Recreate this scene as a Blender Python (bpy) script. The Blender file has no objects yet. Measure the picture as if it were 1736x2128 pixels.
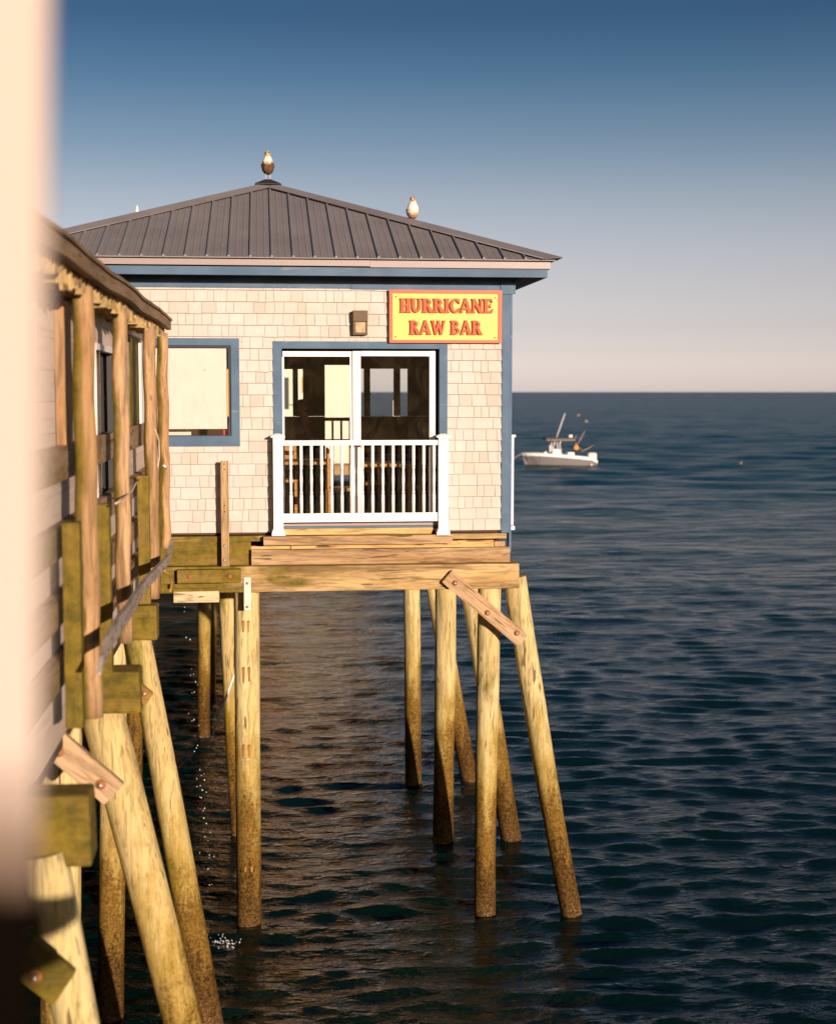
import bpy, bmesh, math, random
import numpy as np
from mathutils import Vector, Matrix, noise as mnoise
random.seed(7); np.random.seed(7)
R = math.radians
# ------------------------------------------------------------------ camera
H = 6.2                                   # eye height above the water (z = 0)
YAW, PITCH = R(6.15), R(4.81)
FPX = 2980.0                              # focal length in units of a 1736 px wide picture
scene = bpy.context.scene
COL = scene.collection
cam_d = bpy.data.cameras.new('camera'); cam = bpy.data.objects.new('camera', cam_d); COL.objects.link(cam)
cam.location = (0, 0, H); cam.rotation_euler = (R(90) - PITCH, 0, -YAW)
cam_d.sensor_fit = 'HORIZONTAL'; cam_d.sensor_width = 36; cam_d.lens = 36 * FPX / 1736
cam_d.clip_start = 0.05; cam_d.clip_end = 40000
cam_d.dof.use_dof = True; cam_d.dof.focus_distance = 16.6; cam_d.dof.aperture_fstop = 1.9
scene.camera = cam
scene.render.resolution_x = 835; scene.render.resolution_y = 1024
# ------------------------------------------------------------------ sky, sun, exposure
SUN = Vector((0.36, -1.0, 0.165)).normalized()      # towards the sun
world = bpy.data.worlds.new('World'); scene.world = world; world.use_nodes = True
nt = world.node_tree; nt.nodes.clear()
wo = nt.nodes.new('ShaderNodeOutputWorld'); bg = nt.nodes.new('ShaderNodeBackground')
sky = nt.nodes.new('ShaderNodeTexSky'); sky.sky_type = 'NISHITA'; sky.sun_disc = False
sky.sun_elevation = math.asin(SUN.z); sky.sun_rotation = math.atan2(SUN.x, SUN.y)
sky.air_density = 1.0; sky.dust_density = 1.2; sky.ozone_density = 1.6
tcw = nt.nodes.new('ShaderNodeTexCoord'); sx = nt.nodes.new('ShaderNodeSeparateXYZ')
rw = nt.nodes.new('ShaderNodeValToRGB'); mw = nt.nodes.new('ShaderNodeMix'); mw.data_type = 'RGBA'; mw.blend_type = 'MULTIPLY'
mw.inputs[0].default_value = 1
nt.links.new(tcw.outputs['Generated'], sx.inputs[0]); nt.links.new(sx.outputs[2], rw.inputs[0])
SKYRAMP = [(0.0, (2.474, 2.414, 4.07)), (0.014, (1.755, 1.73, 3.055)), (0.028, (1.305, 1.239, 2.108)), (0.044, (1.067, 0.947, 1.482)), (0.072, (0.97, 0.786, 1.048)), (0.1, (0.885, 0.711, 0.868)), (0.13, (0.746, 0.616, 0.711)), (0.165, (0.487, 0.475, 0.572)), (0.21, (0.246, 0.328, 0.442)), (0.245, (0.147, 0.23, 0.335)), (0.35, (0.12, 0.22, 0.29)), (1.0, (0.11, 0.2, 0.26))]
cr = rw.color_ramp
while len(cr.elements) < len(SKYRAMP): cr.elements.new(0.5)
for e, (p, c) in zip(cr.elements, SKYRAMP): e.position = p; e.color = (*c, 1)
nt.links.new(sky.outputs[0], mw.inputs[6]); nt.links.new(rw.outputs[0], mw.inputs[7])
nt.links.new(mw.outputs[2], bg.inputs[0]); nt.links.new(bg.outputs[0], wo.inputs[0]); bg.inputs[1].default_value = 0.13
sun_d = bpy.data.lights.new('sun', 'SUN'); sun = bpy.data.objects.new('sun', sun_d); COL.objects.link(sun)
sun_d.energy = 5.0; sun_d.angle = R(0.5); sun_d.color = (1.0, 0.81, 0.66)
sun.rotation_euler = SUN.to_track_quat('Z', 'Y').to_euler(); sun.location = (3, -8, 14)
vs = scene.view_settings
scene.display_settings.display_device = 'sRGB'
vs.view_transform = 'Standard'; vs.look = 'None'; vs.gamma = 1; vs.use_curve_mapping = False; vs.exposure = 0.37
# ------------------------------------------------------------------ pixel ray -> world point at a real distance
FW = Vector((math.sin(YAW) * math.cos(PITCH), math.cos(YAW) * math.cos(PITCH), -math.sin(PITCH)))
RT = Vector((math.cos(YAW), -math.sin(YAW), 0)); UP = RT.cross(FW); CAM = Vector((0, 0, H))
def ray(x, y): return FW + RT * ((x - 868) / FPX) + UP * (-(y - 1063.6) / FPX)
def PY(x, y, Y): d = ray(x, y); return CAM + d * (Y / d.y)
def PX(x, y, X): d = ray(x, y); return CAM + d * (X / d.x)
def PZ(x, y, z=0.0): d = ray(x, y); return CAM + d * ((z - H) / d.z)
# ------------------------------------------------------------------ materials
MATS = {}
class NT:
    def __init__(s, name):
        s.m = bpy.data.materials.new(name); s.m.use_nodes = True; s.t = s.m.node_tree; s.t.nodes.clear()
        s.out = s.t.nodes.new('ShaderNodeOutputMaterial'); s.b = s.t.nodes.new('ShaderNodeBsdfPrincipled')
        s.t.links.new(s.b.outputs[0], s.out.inputs[0]); MATS[name] = s.m
    def n(s, typ, **kw):
        nd = s.t.nodes.new(typ)
        for k, v in kw.items(): setattr(nd, k, v)
        return nd
    def l(s, a, b): s.t.links.new(a, b)
    def coords(s, scale, rot=(0, 0, 0), vary=True, world=False):
        mp = s.n('ShaderNodeMapping'); mp.inputs['Scale'].default_value = scale
        if world: src = s.n('ShaderNodeNewGeometry').outputs['Position']
        else: src = s.n('ShaderNodeTexCoord').outputs['Object']
        r = s.n('ShaderNodeMapping'); r.inputs['Rotation'].default_value = rot; s.l(src, r.inputs[0])
        s.l(r.outputs[0], mp.inputs[0])
        if vary:
            oi = s.n('ShaderNodeObjectInfo'); mm = s.n('ShaderNodeMath', operation='MULTIPLY'); s.l(oi.outputs['Random'], mm.inputs[0]); mm.inputs[1].default_value = 37
            s.l(mm.outputs[0], mp.inputs['Location'])
        return mp.outputs[0]
    def noise(s, vec, scale, detail=4, rough=.55, dist=0):
        nn = s.n('ShaderNodeTexNoise'); nn.inputs['Scale'].default_value = scale; nn.inputs['Detail'].default_value = detail
        nn.inputs['Roughness'].default_value = rough; nn.inputs['Distortion'].default_value = dist
        s.l(vec, nn.inputs['Vector']); return nn.outputs[0]
    def ramp(s, v, pts, interp='LINEAR'):
        r = s.n('ShaderNodeValToRGB'); r.color_ramp.interpolation = interp
        while len(r.color_ramp.elements) < len(pts): r.color_ramp.elements.new(.5)
        for e, (p, c) in zip(r.color_ramp.elements, pts):
            e.position = p; e.color = (*c, 1) if isinstance(c, tuple) else (c, c, c, 1)
        s.l(v, r.inputs[0]); return r.outputs[0]
    def mix(s, f, a, b, mode='MIX'):
        m = s.n('ShaderNodeMix'); m.data_type = 'RGBA'; m.blend_type = mode
        for sock, v in ((m.inputs[0], f), (m.inputs[6], a), (m.inputs[7], b)):
            if isinstance(v, (int, float)): sock.default_value = v
            elif isinstance(v, tuple): sock.default_value = (*v, 1)
            else: s.l(v, sock)
        return m.outputs[2]
    def math(s, op, a, b=0.0, c=None):
        m = s.n('ShaderNodeMath', operation=op)
        for i, v in enumerate((a, b) if c is None else (a, b, c)):
            if isinstance(v, (int, float)): m.inputs[i].default_value = v
            else: s.l(v, m.inputs[i])
        return m.outputs[0]
    def worldz(s):
        g = s.n('ShaderNodeNewGeometry'); sp = s.n('ShaderNodeSeparateXYZ'); s.l(g.outputs['Position'], sp.inputs[0]); return sp.outputs
    def bump(s, h, strength, dist):
        b = s.n('ShaderNodeBump'); b.inputs['Strength'].default_value = strength; b.inputs['Distance'].default_value = dist
        s.l(h, b.inputs['Height']); s.l(b.outputs[0], s.b.inputs['Normal'])
    def set(s, col=None, rough=None, metal=None, spec=None):
        if col is not None:
            if isinstance(col, tuple): s.b.inputs['Base Color'].default_value = (*col, 1)
            else: s.l(col, s.b.inputs['Base Color'])
        if rough is not None:
            if isinstance(rough, (int, float)): s.b.inputs['Roughness'].default_value = rough
            else: s.l(rough, s.b.inputs['Roughness'])
        if metal is not None: s.b.inputs['Metallic'].default_value = metal
        if spec is not None: s.b.inputs['Specular IOR Level'].default_value = spec
        return s.m
def plain(name, col, rough=.6, metal=0, var=.12, scale=6, bump=.0):
    t = NT(name); v = t.coords((1, 1, 1)); n = t.noise(v, scale, 5)
    c = t.mix(t.math('MULTIPLY', n, 1.0), tuple(x * (1 - var) for x in col), tuple(min(1, x * (1 + var)) for x in col))
    t.set(c, rough, metal)
    if bump: t.bump(t.noise(v, scale * 6, 4), bump, .004)
    return t.m
AX = {'x': (.09, 1, 1), 'y': (1, .09, 1), 'z': (1, 1, .09)}
def wood(name, c1, c2, axis='x', rot=(0, 0, 0), moss=0., mossx=0., mossn=0., moss_col=(.115, .092, .006), dark=(.10, .055, .02), stain=.35, tide=False, rough=.8, knots=True, grain=26):
    t = NT(name); sc = AX[axis]; v = t.coords(sc, rot); vi = t.coords((1, 1, 1), rot)
    g = t.noise(v, grain, 6, .65, 1.2); g2 = t.noise(v, grain * .22, 4, .6, .6); big = t.noise(vi, 2.2, 4, .6)
    c = t.mix(t.ramp(g2, [(.3, 0.0), (.7, 1.0)]), c1, c2)
    c = t.mix(t.ramp(g, [(.30, .78), (.52, 0.0)]), c, dark)                         # dark grain lines
    c = t.mix(t.math('MULTIPLY', t.ramp(t.noise(t.coords(tuple(k ** .6 for k in sc), rot), 3.0, 6, .65, .8), [(.50, 0.0), (.66, 1.0)]), stain * .55), c, tuple((p + q) * .42 for p, q in zip(c1, dark)))
    crack = t.ramp(t.noise(v, grain * .8, 2, .5, .3), [(.665, 0.0), (.69, .75)])
    c = t.mix(crack, c, tuple(x * .35 for x in dark))
    c = t.mix(t.math('MULTIPLY', t.ramp(t.noise(v, 5, 5, .7, 1.0), [(.48, 0.0), (.72, 1.0)]), stain), c, dark)
    if knots:
        vo = t.n('ShaderNodeTexVoronoi'); vo.inputs['Scale'].default_value = 3.2; vo.inputs['Randomness'].default_value = 1
        t.l(t.coords(tuple(max(k, .45) for k in sc), rot), vo.inputs['Vector'])
        c = t.mix(t.ramp(vo.outputs['Distance'], [(.05, .8), (.085, 0.0)]), c, tuple(x * .5 for x in dark))
    if moss:
        mn_ = t.noise(t.coords(tuple(k ** .5 for k in sc), rot), 2.6, 6, .62, .5)
        if mossx: mn_ = t.math('ADD', mn_, t.math('MULTIPLY', t.math('SUBTRACT', 1.3, t.worldz()[0]), mossx))
        if mossn:                                                                        # growth on the side away from the sun
            gn = t.n('ShaderNodeNewGeometry'); sn = t.n('ShaderNodeSeparateXYZ'); t.l(gn.outputs['Normal'], sn.inputs[0]); mn_ = t.math('ADD', mn_, t.math('MULTIPLY', sn.outputs[0], -mossn))
        mk = t.ramp(mn_, [(.62 - moss * .45, 0.0), (.74 - moss * .40, 1.0)])
        mk = t.math('MULTIPLY', mk, t.ramp(t.noise(v, grain * .5, 5, .7), [(.34, .55), (.5, .97)]))
        mc = t.mix(t.ramp(t.noise(vi, 7, 5, .7), [(.36, 0.0), (.64, 1.0)]), tuple(x * .62 for x in moss_col), (moss_col[0] * 1.75, moss_col[1] * 1.5, moss_col[2] * 1.6))
        c = t.mix(mk, c, mc)
    if tide:                                                                             # tide stain, weed and barnacles, by height above the water
        z = t.worldz()[2]; str_ = t.noise(t.coords((1, 1, .16)), 7, 5, .7, .4); blot = t.noise(vi, 2.0, 4)
        zz = t.math('ADD', z, t.math('MULTIPLY', t.math('SUBTRACT', str_, .5), 2.6)); zz = t.math('ADD', zz, t.math('MULTIPLY', t.math('SUBTRACT', blot, .5), 1.6))
        fine = t.noise(vi, 34, 5, .7)
        zf = t.math('ADD', zz, t.math('MULTIPLY', t.math('SUBTRACT', fine, .5), 1.1))
        c = t.mix(t.ramp(t.math('DIVIDE', zf, 5), [(.38, .65), (.50, 0.0)]), c, (.30, .19, .018))
        c = t.mix(t.ramp(t.math('DIVIDE', zf, 5), [(.26, .92), (.37, 0.0)]), c, t.mix(t.ramp(fine, [(.4, 0.0), (.6, 1.0)]), (.085, .040, .006), (.20, .11, .018)))
        c = t.mix(t.ramp(t.math('DIVIDE', zf, 5), [(.10, .88), (.20, 0.0)]), c, t.mix(t.ramp(fine, [(.42, 0.0), (.6, 1.0)]), (.028, .012, .003), (.11, .055, .012)))
        vb = t.n('ShaderNodeTexVoronoi'); vb.inputs['Scale'].default_value = 46; t.l(vi, vb.inputs['Vector'])
        bz = t.math('ADD', z, t.math('MULTIPLY', t.math('SUBTRACT', blot, .5), .7))
        bar = t.math('MULTIPLY', t.ramp(vb.outputs['Distance'], [(.24, 1.0), (.34, 0.0)]), t.ramp(bz, [(.05, 0.55), (.32, 0.0)]))
        c = t.mix(bar, c, (.34, .25, .13))
        rg = t.ramp(t.math('DIVIDE', z, 5), [(.0, .6), (.03, .85)]); t.set(c, rg, spec=.12)
    else: t.set(c, rough, spec=.3)
    t.bump(g, .7, .009)
    return t.m
wood('post_wood', (.33, .17, .06), (.60, .39, .21), 'z', moss=.22, mossn=.20, stain=.9)
wood('olive_board', (.25, .15, .03), (.32, .20, .05), 'z', moss=.70, stain=.4)
wood('olive_beam', (.24, .14, .03), (.32, .19, .05), 'x', moss=.72, stain=.35, knots=False)
wood('beam_wood', (.42, .26, .09), (.62, .44, .21), 'x', moss=.10, mossx=.15, stain=1.0)
wood('rim_wood', (.36, .21, .09), (.58, .40, .23), 'x', moss=.04, stain=1.1)
wood('fresh_wood', (.62, .36, .12), (.70, .44, .18), 'x', stain=.12)
wood('pale_block', (.60, .46, .26), (.68, .52, .30), 'x', moss=.12, stain=.12)
wood('stub_wood', (.42, .27, .13), (.52, .34, .18), 'z', stain=.5)
wood('grey_plank', (.38, .31, .26), (.50, .42, .35), 'y', stain=.55, knots=True)
wood('brace_wood', (.50, .30, .16), (.60, .40, .23), 'x', rot=(0, R(-40), 0), stain=.5, moss=.0)
wood('brace_mossy', (.50, .33, .18), (.60, .40, .23), 'x', rot=(0, R(-40), 0), stain=.45, moss=.22, moss_col=(.07, .075, .01))
wood('pile_wood', (.57, .44, .18), (.70, .57, .29), 'z', tide=True, stain=.4, moss=.05)
wood('pile_green', (.50, .37, .14), (.64, .49, .22), 'z', tide=True, stain=.45, moss=.20, mossn=.12, moss_col=(.15, .14, .015))
wood('stringer_wood', (.30, .19, .10), (.42, .28, .17), 'y', stain=.5, moss=.25)
wood('eave_wood', (.24, .15, .08), (.34, .22, .13), 'y', stain=.6, moss=.1, knots=False)
wood('slat_wood', (.45, .30, .12), (.58, .40, .18), 'z', stain=.4, moss=.2, knots=False)
wood('table_wood', (.60, .27, .05), (.68, .33, .08), 'x', stain=.15, knots=False, rough=.35)
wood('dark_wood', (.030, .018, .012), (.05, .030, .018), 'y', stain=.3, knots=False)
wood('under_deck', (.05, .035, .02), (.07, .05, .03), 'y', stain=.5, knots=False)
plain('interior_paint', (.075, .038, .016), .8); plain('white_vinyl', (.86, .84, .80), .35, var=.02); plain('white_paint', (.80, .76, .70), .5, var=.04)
t = NT('fore_paint_shade'); z = t.worldz()[2]; zz = t.math('ADD', z, t.math('MULTIPLY', t.math('SUBTRACT', t.noise(t.coords((1, 1, 1)), 14, 4), .5), .05)); t.set(t.ramp(t.math('MULTIPLY', t.math('SUBTRACT', zz, 5.70), 4.0), [(.18, (.004, .003, .002)), (.38, (.035, .02, .012)), (.62, (.22, .16, .12)), (.92, (.58, .47, .40))]), .8, spec=.1)  # shade on the lower post painted in as a height ramp
plain('fore_shade', (.004, .003, .002), 1); MATS['fore_shade'].node_tree.nodes['Principled BSDF'].inputs['Specular IOR Level'].default_value = 0  # near-black colour stands in for shade at the post's lower end
plain('reflection_amber', (.85, .45, .11), .8, var=.1, scale=1); plain('far_wall', (.78, .71, .58), .8, var=.05, scale=1); plain('steel', (.55, .50, .42), .42, .7, .15, 30); plain('rust', (.36, .13, .035), .85, .1, .5, 60)
plain('rubber_dark', (.02, .02, .02), .6); plain('roof_cap_dark', (.022, .018, .02), .7); plain('light_body', (.10, .062, .025), .6, .2, .4, 25); plain('blind', (.86, .86, .83), .7, var=.03, scale=2)
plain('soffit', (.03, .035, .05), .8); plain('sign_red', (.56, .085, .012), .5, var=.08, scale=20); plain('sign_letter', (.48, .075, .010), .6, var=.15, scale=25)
plain('sign_yellow', (.82, .49, .085), .5, var=.05, scale=4); plain('pink_item', (.6, .02, .10), .5)
def m_siding():
    t = NT('shingle'); g = t.n('ShaderNodeNewGeometry'); v = t.coords((1, 1, .12), vary=False); vi = t.coords((1, 1, 1), vary=False)
    c = t.ramp(g.outputs['Random Per Island'], [(0, (.49, .44, .385)), (.12, (.53, .49, .435)), (.6, (.555, .515, .465)), (1, (.58, .54, .495))])
    c = t.mix(t.math('MULTIPLY', t.ramp(t.noise(v, 60, 5, .6), [(.3, 1.0), (.62, 0.0)]), .22), c, (.38, .28, .20))
    c = t.mix(t.math('MULTIPLY', t.ramp(t.noise(vi, 1.7, 5), [(.42, 0.0), (.75, 1.0)]), .35), c, (.47, .36, .27))
    t.set(c, .85); t.bump(t.noise(v, 60, 5), .3, .003); return t.m
m_siding()
def m_blue():
    t = NT('blue_paint'); vi = t.coords((1, 1, 1)); v = t.coords((.2, 1, 1))
    c = t.mix(t.ramp(t.noise(vi, 3, 5), [(.35, 0.0), (.68, 1.0)]), (.045, .098, .165), (.075, .14, .215))
    c = t.mix(t.ramp(t.noise(v, 9, 6, .7, .5), [(.60, 0.0), (.72, .55)]), c, (.30, .30, .30))
    c = t.mix(t.ramp(t.noise(t.coords((.6, 1, 1)), 6, 6, .7), [(.70, 0.0), (.76, .7)]), c, (.15, .13, .03))
    t.set(c, .65); t.bump(t.noise(v, 30, 4), .25, .003); return t.m
m_blue()
def m_roof():
    t = NT('roof_metal'); vi = t.coords((1, 1, 1)); st = t.coords((1, .05, .05), vary=False)
    c = t.mix(t.ramp(t.noise(vi, 1.4, 5), [(.35, 0.0), (.7, 1.0)]), (.185, .168, .172), (.235, .210, .215))
    c = t.mix(t.ramp(t.noise(st, 30, 4, .7), [(.5, 0.0), (.75, .35)]), c, (.19, .16, .155))
    c = t.mix(t.ramp(t.noise(vi, 16, 6, .75), [(.69, 0.0), (.73, .7)]), c, (.20, .10, .05))
    c = t.mix(t.ramp(t.noise(t.coords((1, .12, .12), vary=False), 14, 5, .8, .4), [(.69, 0.0), (.72, .7)]), c, (.5, .47, .42))
    t.set(c, .6, 0); return t.m
m_roof()
plain('shingle_edge', (.32, .25, .19), .9, var=.3)  # end grain, darkened to strengthen the shadow lines under the courses
plain('sheathing_tan', (.30, .23, .17), .9)
plain('trim_pale', (.27, .215, .20), .5, .1, .06)
def m_glass():
    t = NT('glass'); t.t.nodes.remove(t.b); tr = t.n('ShaderNodeBsdfTransparent'); tr.inputs[0].default_value = (.94, .94, .92, 1)
    gl = t.n('ShaderNodeBsdfGlossy'); gl.inputs['Roughness'].default_value = .02; fr = t.n('ShaderNodeFresnel'); fr.inputs[0].default_value = 1.5
    df = t.n('ShaderNodeBsdfDiffuse'); df.inputs[0].default_value = (.35, .25, .14, 1)
    m1 = t.n('ShaderNodeMixShader'); t.l(fr.outputs[0], m1.inputs[0]); t.l(tr.outputs[0], m1.inputs[1]); t.l(gl.outputs[0], m1.inputs[2])
    smear = t.ramp(t.noise(t.coords((1, 1, .6)), 4.5, 7, .72, 1.2), [(.45, .014), (.80, .055)])         # dusty, salt-smeared pane
    m2 = t.n('ShaderNodeMixShader'); t.l(smear, m2.inputs[0]); t.l(m1.outputs[0], m2.inputs[1]); t.l(df.outputs[0], m2.inputs[2])
    t.l(m2.outputs[0], t.out.inputs[0]); return t.m
m_glass()
def m_water():
    t = NT('sea_water'); g = t.n('ShaderNodeNewGeometry')
    def wn(sc, scale, det, rz=0.):
        mp = t.n('ShaderNodeMapping'); mp.inputs['Scale'].default_value = sc; mp.inputs['Rotation'].default_value = (0, 0, rz)
        t.l(g.outputs['Position'], mp.inputs[0]); return t.noise(mp.outputs[0], scale, det, .6, .3)
    a = wn((.55, 1.25, 1), 2.3, 5, R(12)); b = wn((.7, 1.3, 1), 7.5, 4, R(-14)); lo = wn((.25, .6, 1), .12, 3, R(6))
    h = t.math('ADD', t.math('MULTIPLY', a, .07), t.math('MULTIPLY', b, .03))
    ps = t.n('ShaderNodeVectorMath', operation='LENGTH'); t.l(g.outputs['Position'], ps.inputs[0])
    off = t.ramp(t.math('DIVIDE', ps.outputs['Value'], 200), [(.16, 0.0), (.38, 1.0)])              # open water beyond the lee of the pier is choppier
    far = t.math('ADD', t.math('MULTIPLY', wn((.6, 1.3, 1), 1.7, 4, R(9)), .42), t.math('MULTIPLY', wn((.6, 1.3, 1), .55, 4, R(-5)), 1.35))
    h = t.math('ADD', h, t.math('MULTIPLY', off, far))
    b1 = t.n('ShaderNodeBump'); b1.inputs['Strength'].default_value = 1; b1.inputs['Distance'].default_value = 1.0
    t.l(t.math('MULTIPLY', h, t.math('ADD', t.math('MULTIPLY', lo, 1.1), .35)), b1.inputs['Height']); t.l(b1.outputs[0], t.b.inputs['Normal'])
    t.set(t.mix(t.ramp(t.math('DIVIDE', ps.outputs['Value'], 200), [(.08, 0.0), (.5, 1.0)]), (.0008, .0085, .0075), (.0, .036, .058)), t.ramp(t.math('DIVIDE', ps.outputs['Value'], 200), [(.07, .09), (.13, .12), (.28, .17), (.6, .27)])); t.b.inputs['IOR'].default_value = 1.333; t.b.inputs['Specular Tint'].default_value = (.88, .98, 1, 1)  # far water bluer: scattered skylight put into the base colour
    return t.m
m_water()
# ------------------------------------------------------------------ mesh helpers
ORG = {}
def tag(o, label=None, cat=None, group=None, kind=None):
    if label: o['label'] = label
    if cat: o['category'] = cat
    if group: o['group'] = group
    if kind: o['kind'] = kind
    return o
def empty(name, loc, label=None, cat=None, group=None):
    o = bpy.data.objects.new(name, None); COL.objects.link(o); o.location = loc; o.empty_display_size = .2
    ORG[o.name] = Vector(loc); return tag(o, label, cat, group)
def link_mesh(name, me, parent=None, origin=None):
    o = bpy.data.objects.new(name, me); COL.objects.link(o)
    if parent is not None: org = ORG[parent.name]; o.parent = parent
    else: org = Vector(origin) if origin is not None else Vector((0, 0, 0)); o.location = org
    me.transform(Matrix.Translation(-org)); ORG[o.name] = org
    return o
class MB:
    def __init__(s): s.bm = bmesh.new(); s.mi = 0
    def faces_mat(s, fs):
        for f in fs: f.material_index = s.mi
    def box(s, x0, x1, y0, y1, z0, z1, bev=0.0, jit=0.0, M=None):
        x0, x1 = sorted((x0, x1)); y0, y1 = sorted((y0, y1)); z0, z1 = sorted((z0, z1))
        v = [s.bm.verts.new((x, y, z)) for z in (z0, z1) for y in (y0, y1) for x in (x0, x1)]
        if jit:
            for q in v: q.co += Vector([random.uniform(-jit, jit) for _ in range(3)])
        if M is not None:
            for q in v: q.co = M @ q.co
        idx = [(0, 2, 3, 1), (4, 5, 7, 6), (0, 1, 5, 4), (2, 6, 7, 3), (0, 4, 6, 2), (1, 3, 7, 5)]
        fs = [s.bm.faces.new([v[i] for i in f]) for f in idx]; s.faces_mat(fs)
        if bev:
            es = list({e for f in fs for e in f.edges}); r = bmesh.ops.bevel(s.bm, geom=es, offset=bev, segments=2, affect='EDGES', profile=.6)
            s.faces_mat(r['faces'])
        return s
    def tube(s, pts, rad, seg=16, lump=0.0, cap=True, sq=None):
        pts = [Vector(p) for p in pts]; n = len(pts); rings = []
        if isinstance(rad, (int, float)): rad = [rad] * n
        ref = None
        for i, p in enumerate(pts):
            d = (pts[min(i + 1, n - 1)] - pts[max(i - 1, 0)]).normalized()
            if ref is None:
                ref = d.cross(Vector((0, 1, 0))); ref = ref if ref.length > .1 else d.cross(Vector((1, 0, 0)))
            a = (ref - d * ref.dot(d)).normalized(); b = d.cross(a); ref = a; ring = []
            for k in range(seg):
                t = 2 * math.pi * k / seg; rr = rad[i]
                if lump: rr *= 1 + lump * mnoise.noise(Vector((p.x + math.cos(t) * 1.1, p.y + math.sin(t) * 1.1, p.z * .8))) + lump * .5 * mnoise.noise(Vector((math.cos(t) * 4, math.sin(t) * 4, p.z * 2.2 + p.x * 9)))
                ring.append(s.bm.verts.new(p + (a * math.cos(t) + b * math.sin(t)) * rr))
            rings.append(ring)
        fs = []
        for i in range(n - 1):
            for k in range(seg):
                fs.append(s.bm.faces.new([rings[i][k], rings[i][(k + 1) % seg], rings[i + 1][(k + 1) % seg], rings[i + 1][k]]))
        for f in fs: f.smooth = True
        if cap: fs += [s.bm.faces.new(rings[0][::-1]), s.bm.faces.new(rings[-1])]
        s.faces_mat(fs); return s
    def prism(s, pts, vec):
        a = [s.bm.verts.new(p) for p in pts]; b = [s.bm.verts.new(Vector(p) + Vector(vec)) for p in pts]; n = len(a)
        fs = [s.bm.faces.new(a), s.bm.faces.new(b[::-1])] + [s.bm.faces.new([a[i], b[i], b[(i + 1) % n], a[(i + 1) % n]]) for i in range(n)]
        s.faces_mat(fs); return s
    def lathe(s, base, prof, seg=16, axis='z'):
        rings = []
        for r, h in prof:
            ring = []
            for k in range(seg):
                t = 2 * math.pi * k / seg; c, q = r * math.cos(t), r * math.sin(t)
                p = {'z': (c, q, h), 'y': (c, h, q), 'x': (h, c, q)}[axis]; ring.append(s.bm.verts.new(Vector(base) + Vector(p)))
            rings.append(ring)
        fs = []
        for i in range(len(rings) - 1):
            for k in range(seg): fs.append(s.bm.faces.new([rings[i][k], rings[i][(k + 1) % seg], rings[i + 1][(k + 1) % seg], rings[i + 1][k]]))
        for f in fs: f.smooth = True
        fs += [s.bm.faces.new(rings[0][::-1]), s.bm.faces.new(rings[-1])]; s.faces_mat(fs); return s
    def build(s, name, mats, parent=None, origin=None):
        bmesh.ops.recalc_face_normals(s.bm, faces=s.bm.faces[:])
        me = bpy.data.meshes.new(name); s.bm.to_mesh(me); s.bm.free()
        for m in (mats if isinstance(mats, (list, tuple)) else [mats]): me.materials.append(MATS[m])
        return link_mesh(name, me, parent, origin)
def fbox(b, x0, y0, x1, y1, Yf, th, bev=.003, jit=0.):
    """box whose front face (at depth Yf) covers the view rectangle, th thick going back"""
    p = PY((x0 + x1) / 2, y0, Yf).z; q = PY((x0 + x1) / 2, y1, Yf).z; a = PY(x0, (y0 + y1) / 2, Yf).x; c = PY(x1, (y0 + y1) / 2, Yf).x
    return b.box(a, c, Yf, Yf + th, q, p, bev, jit)
def Zf(x, y, Y): return PY(x, y, Y).z
def Xf(x, y, Y): return PY(x, y, Y).x
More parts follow.
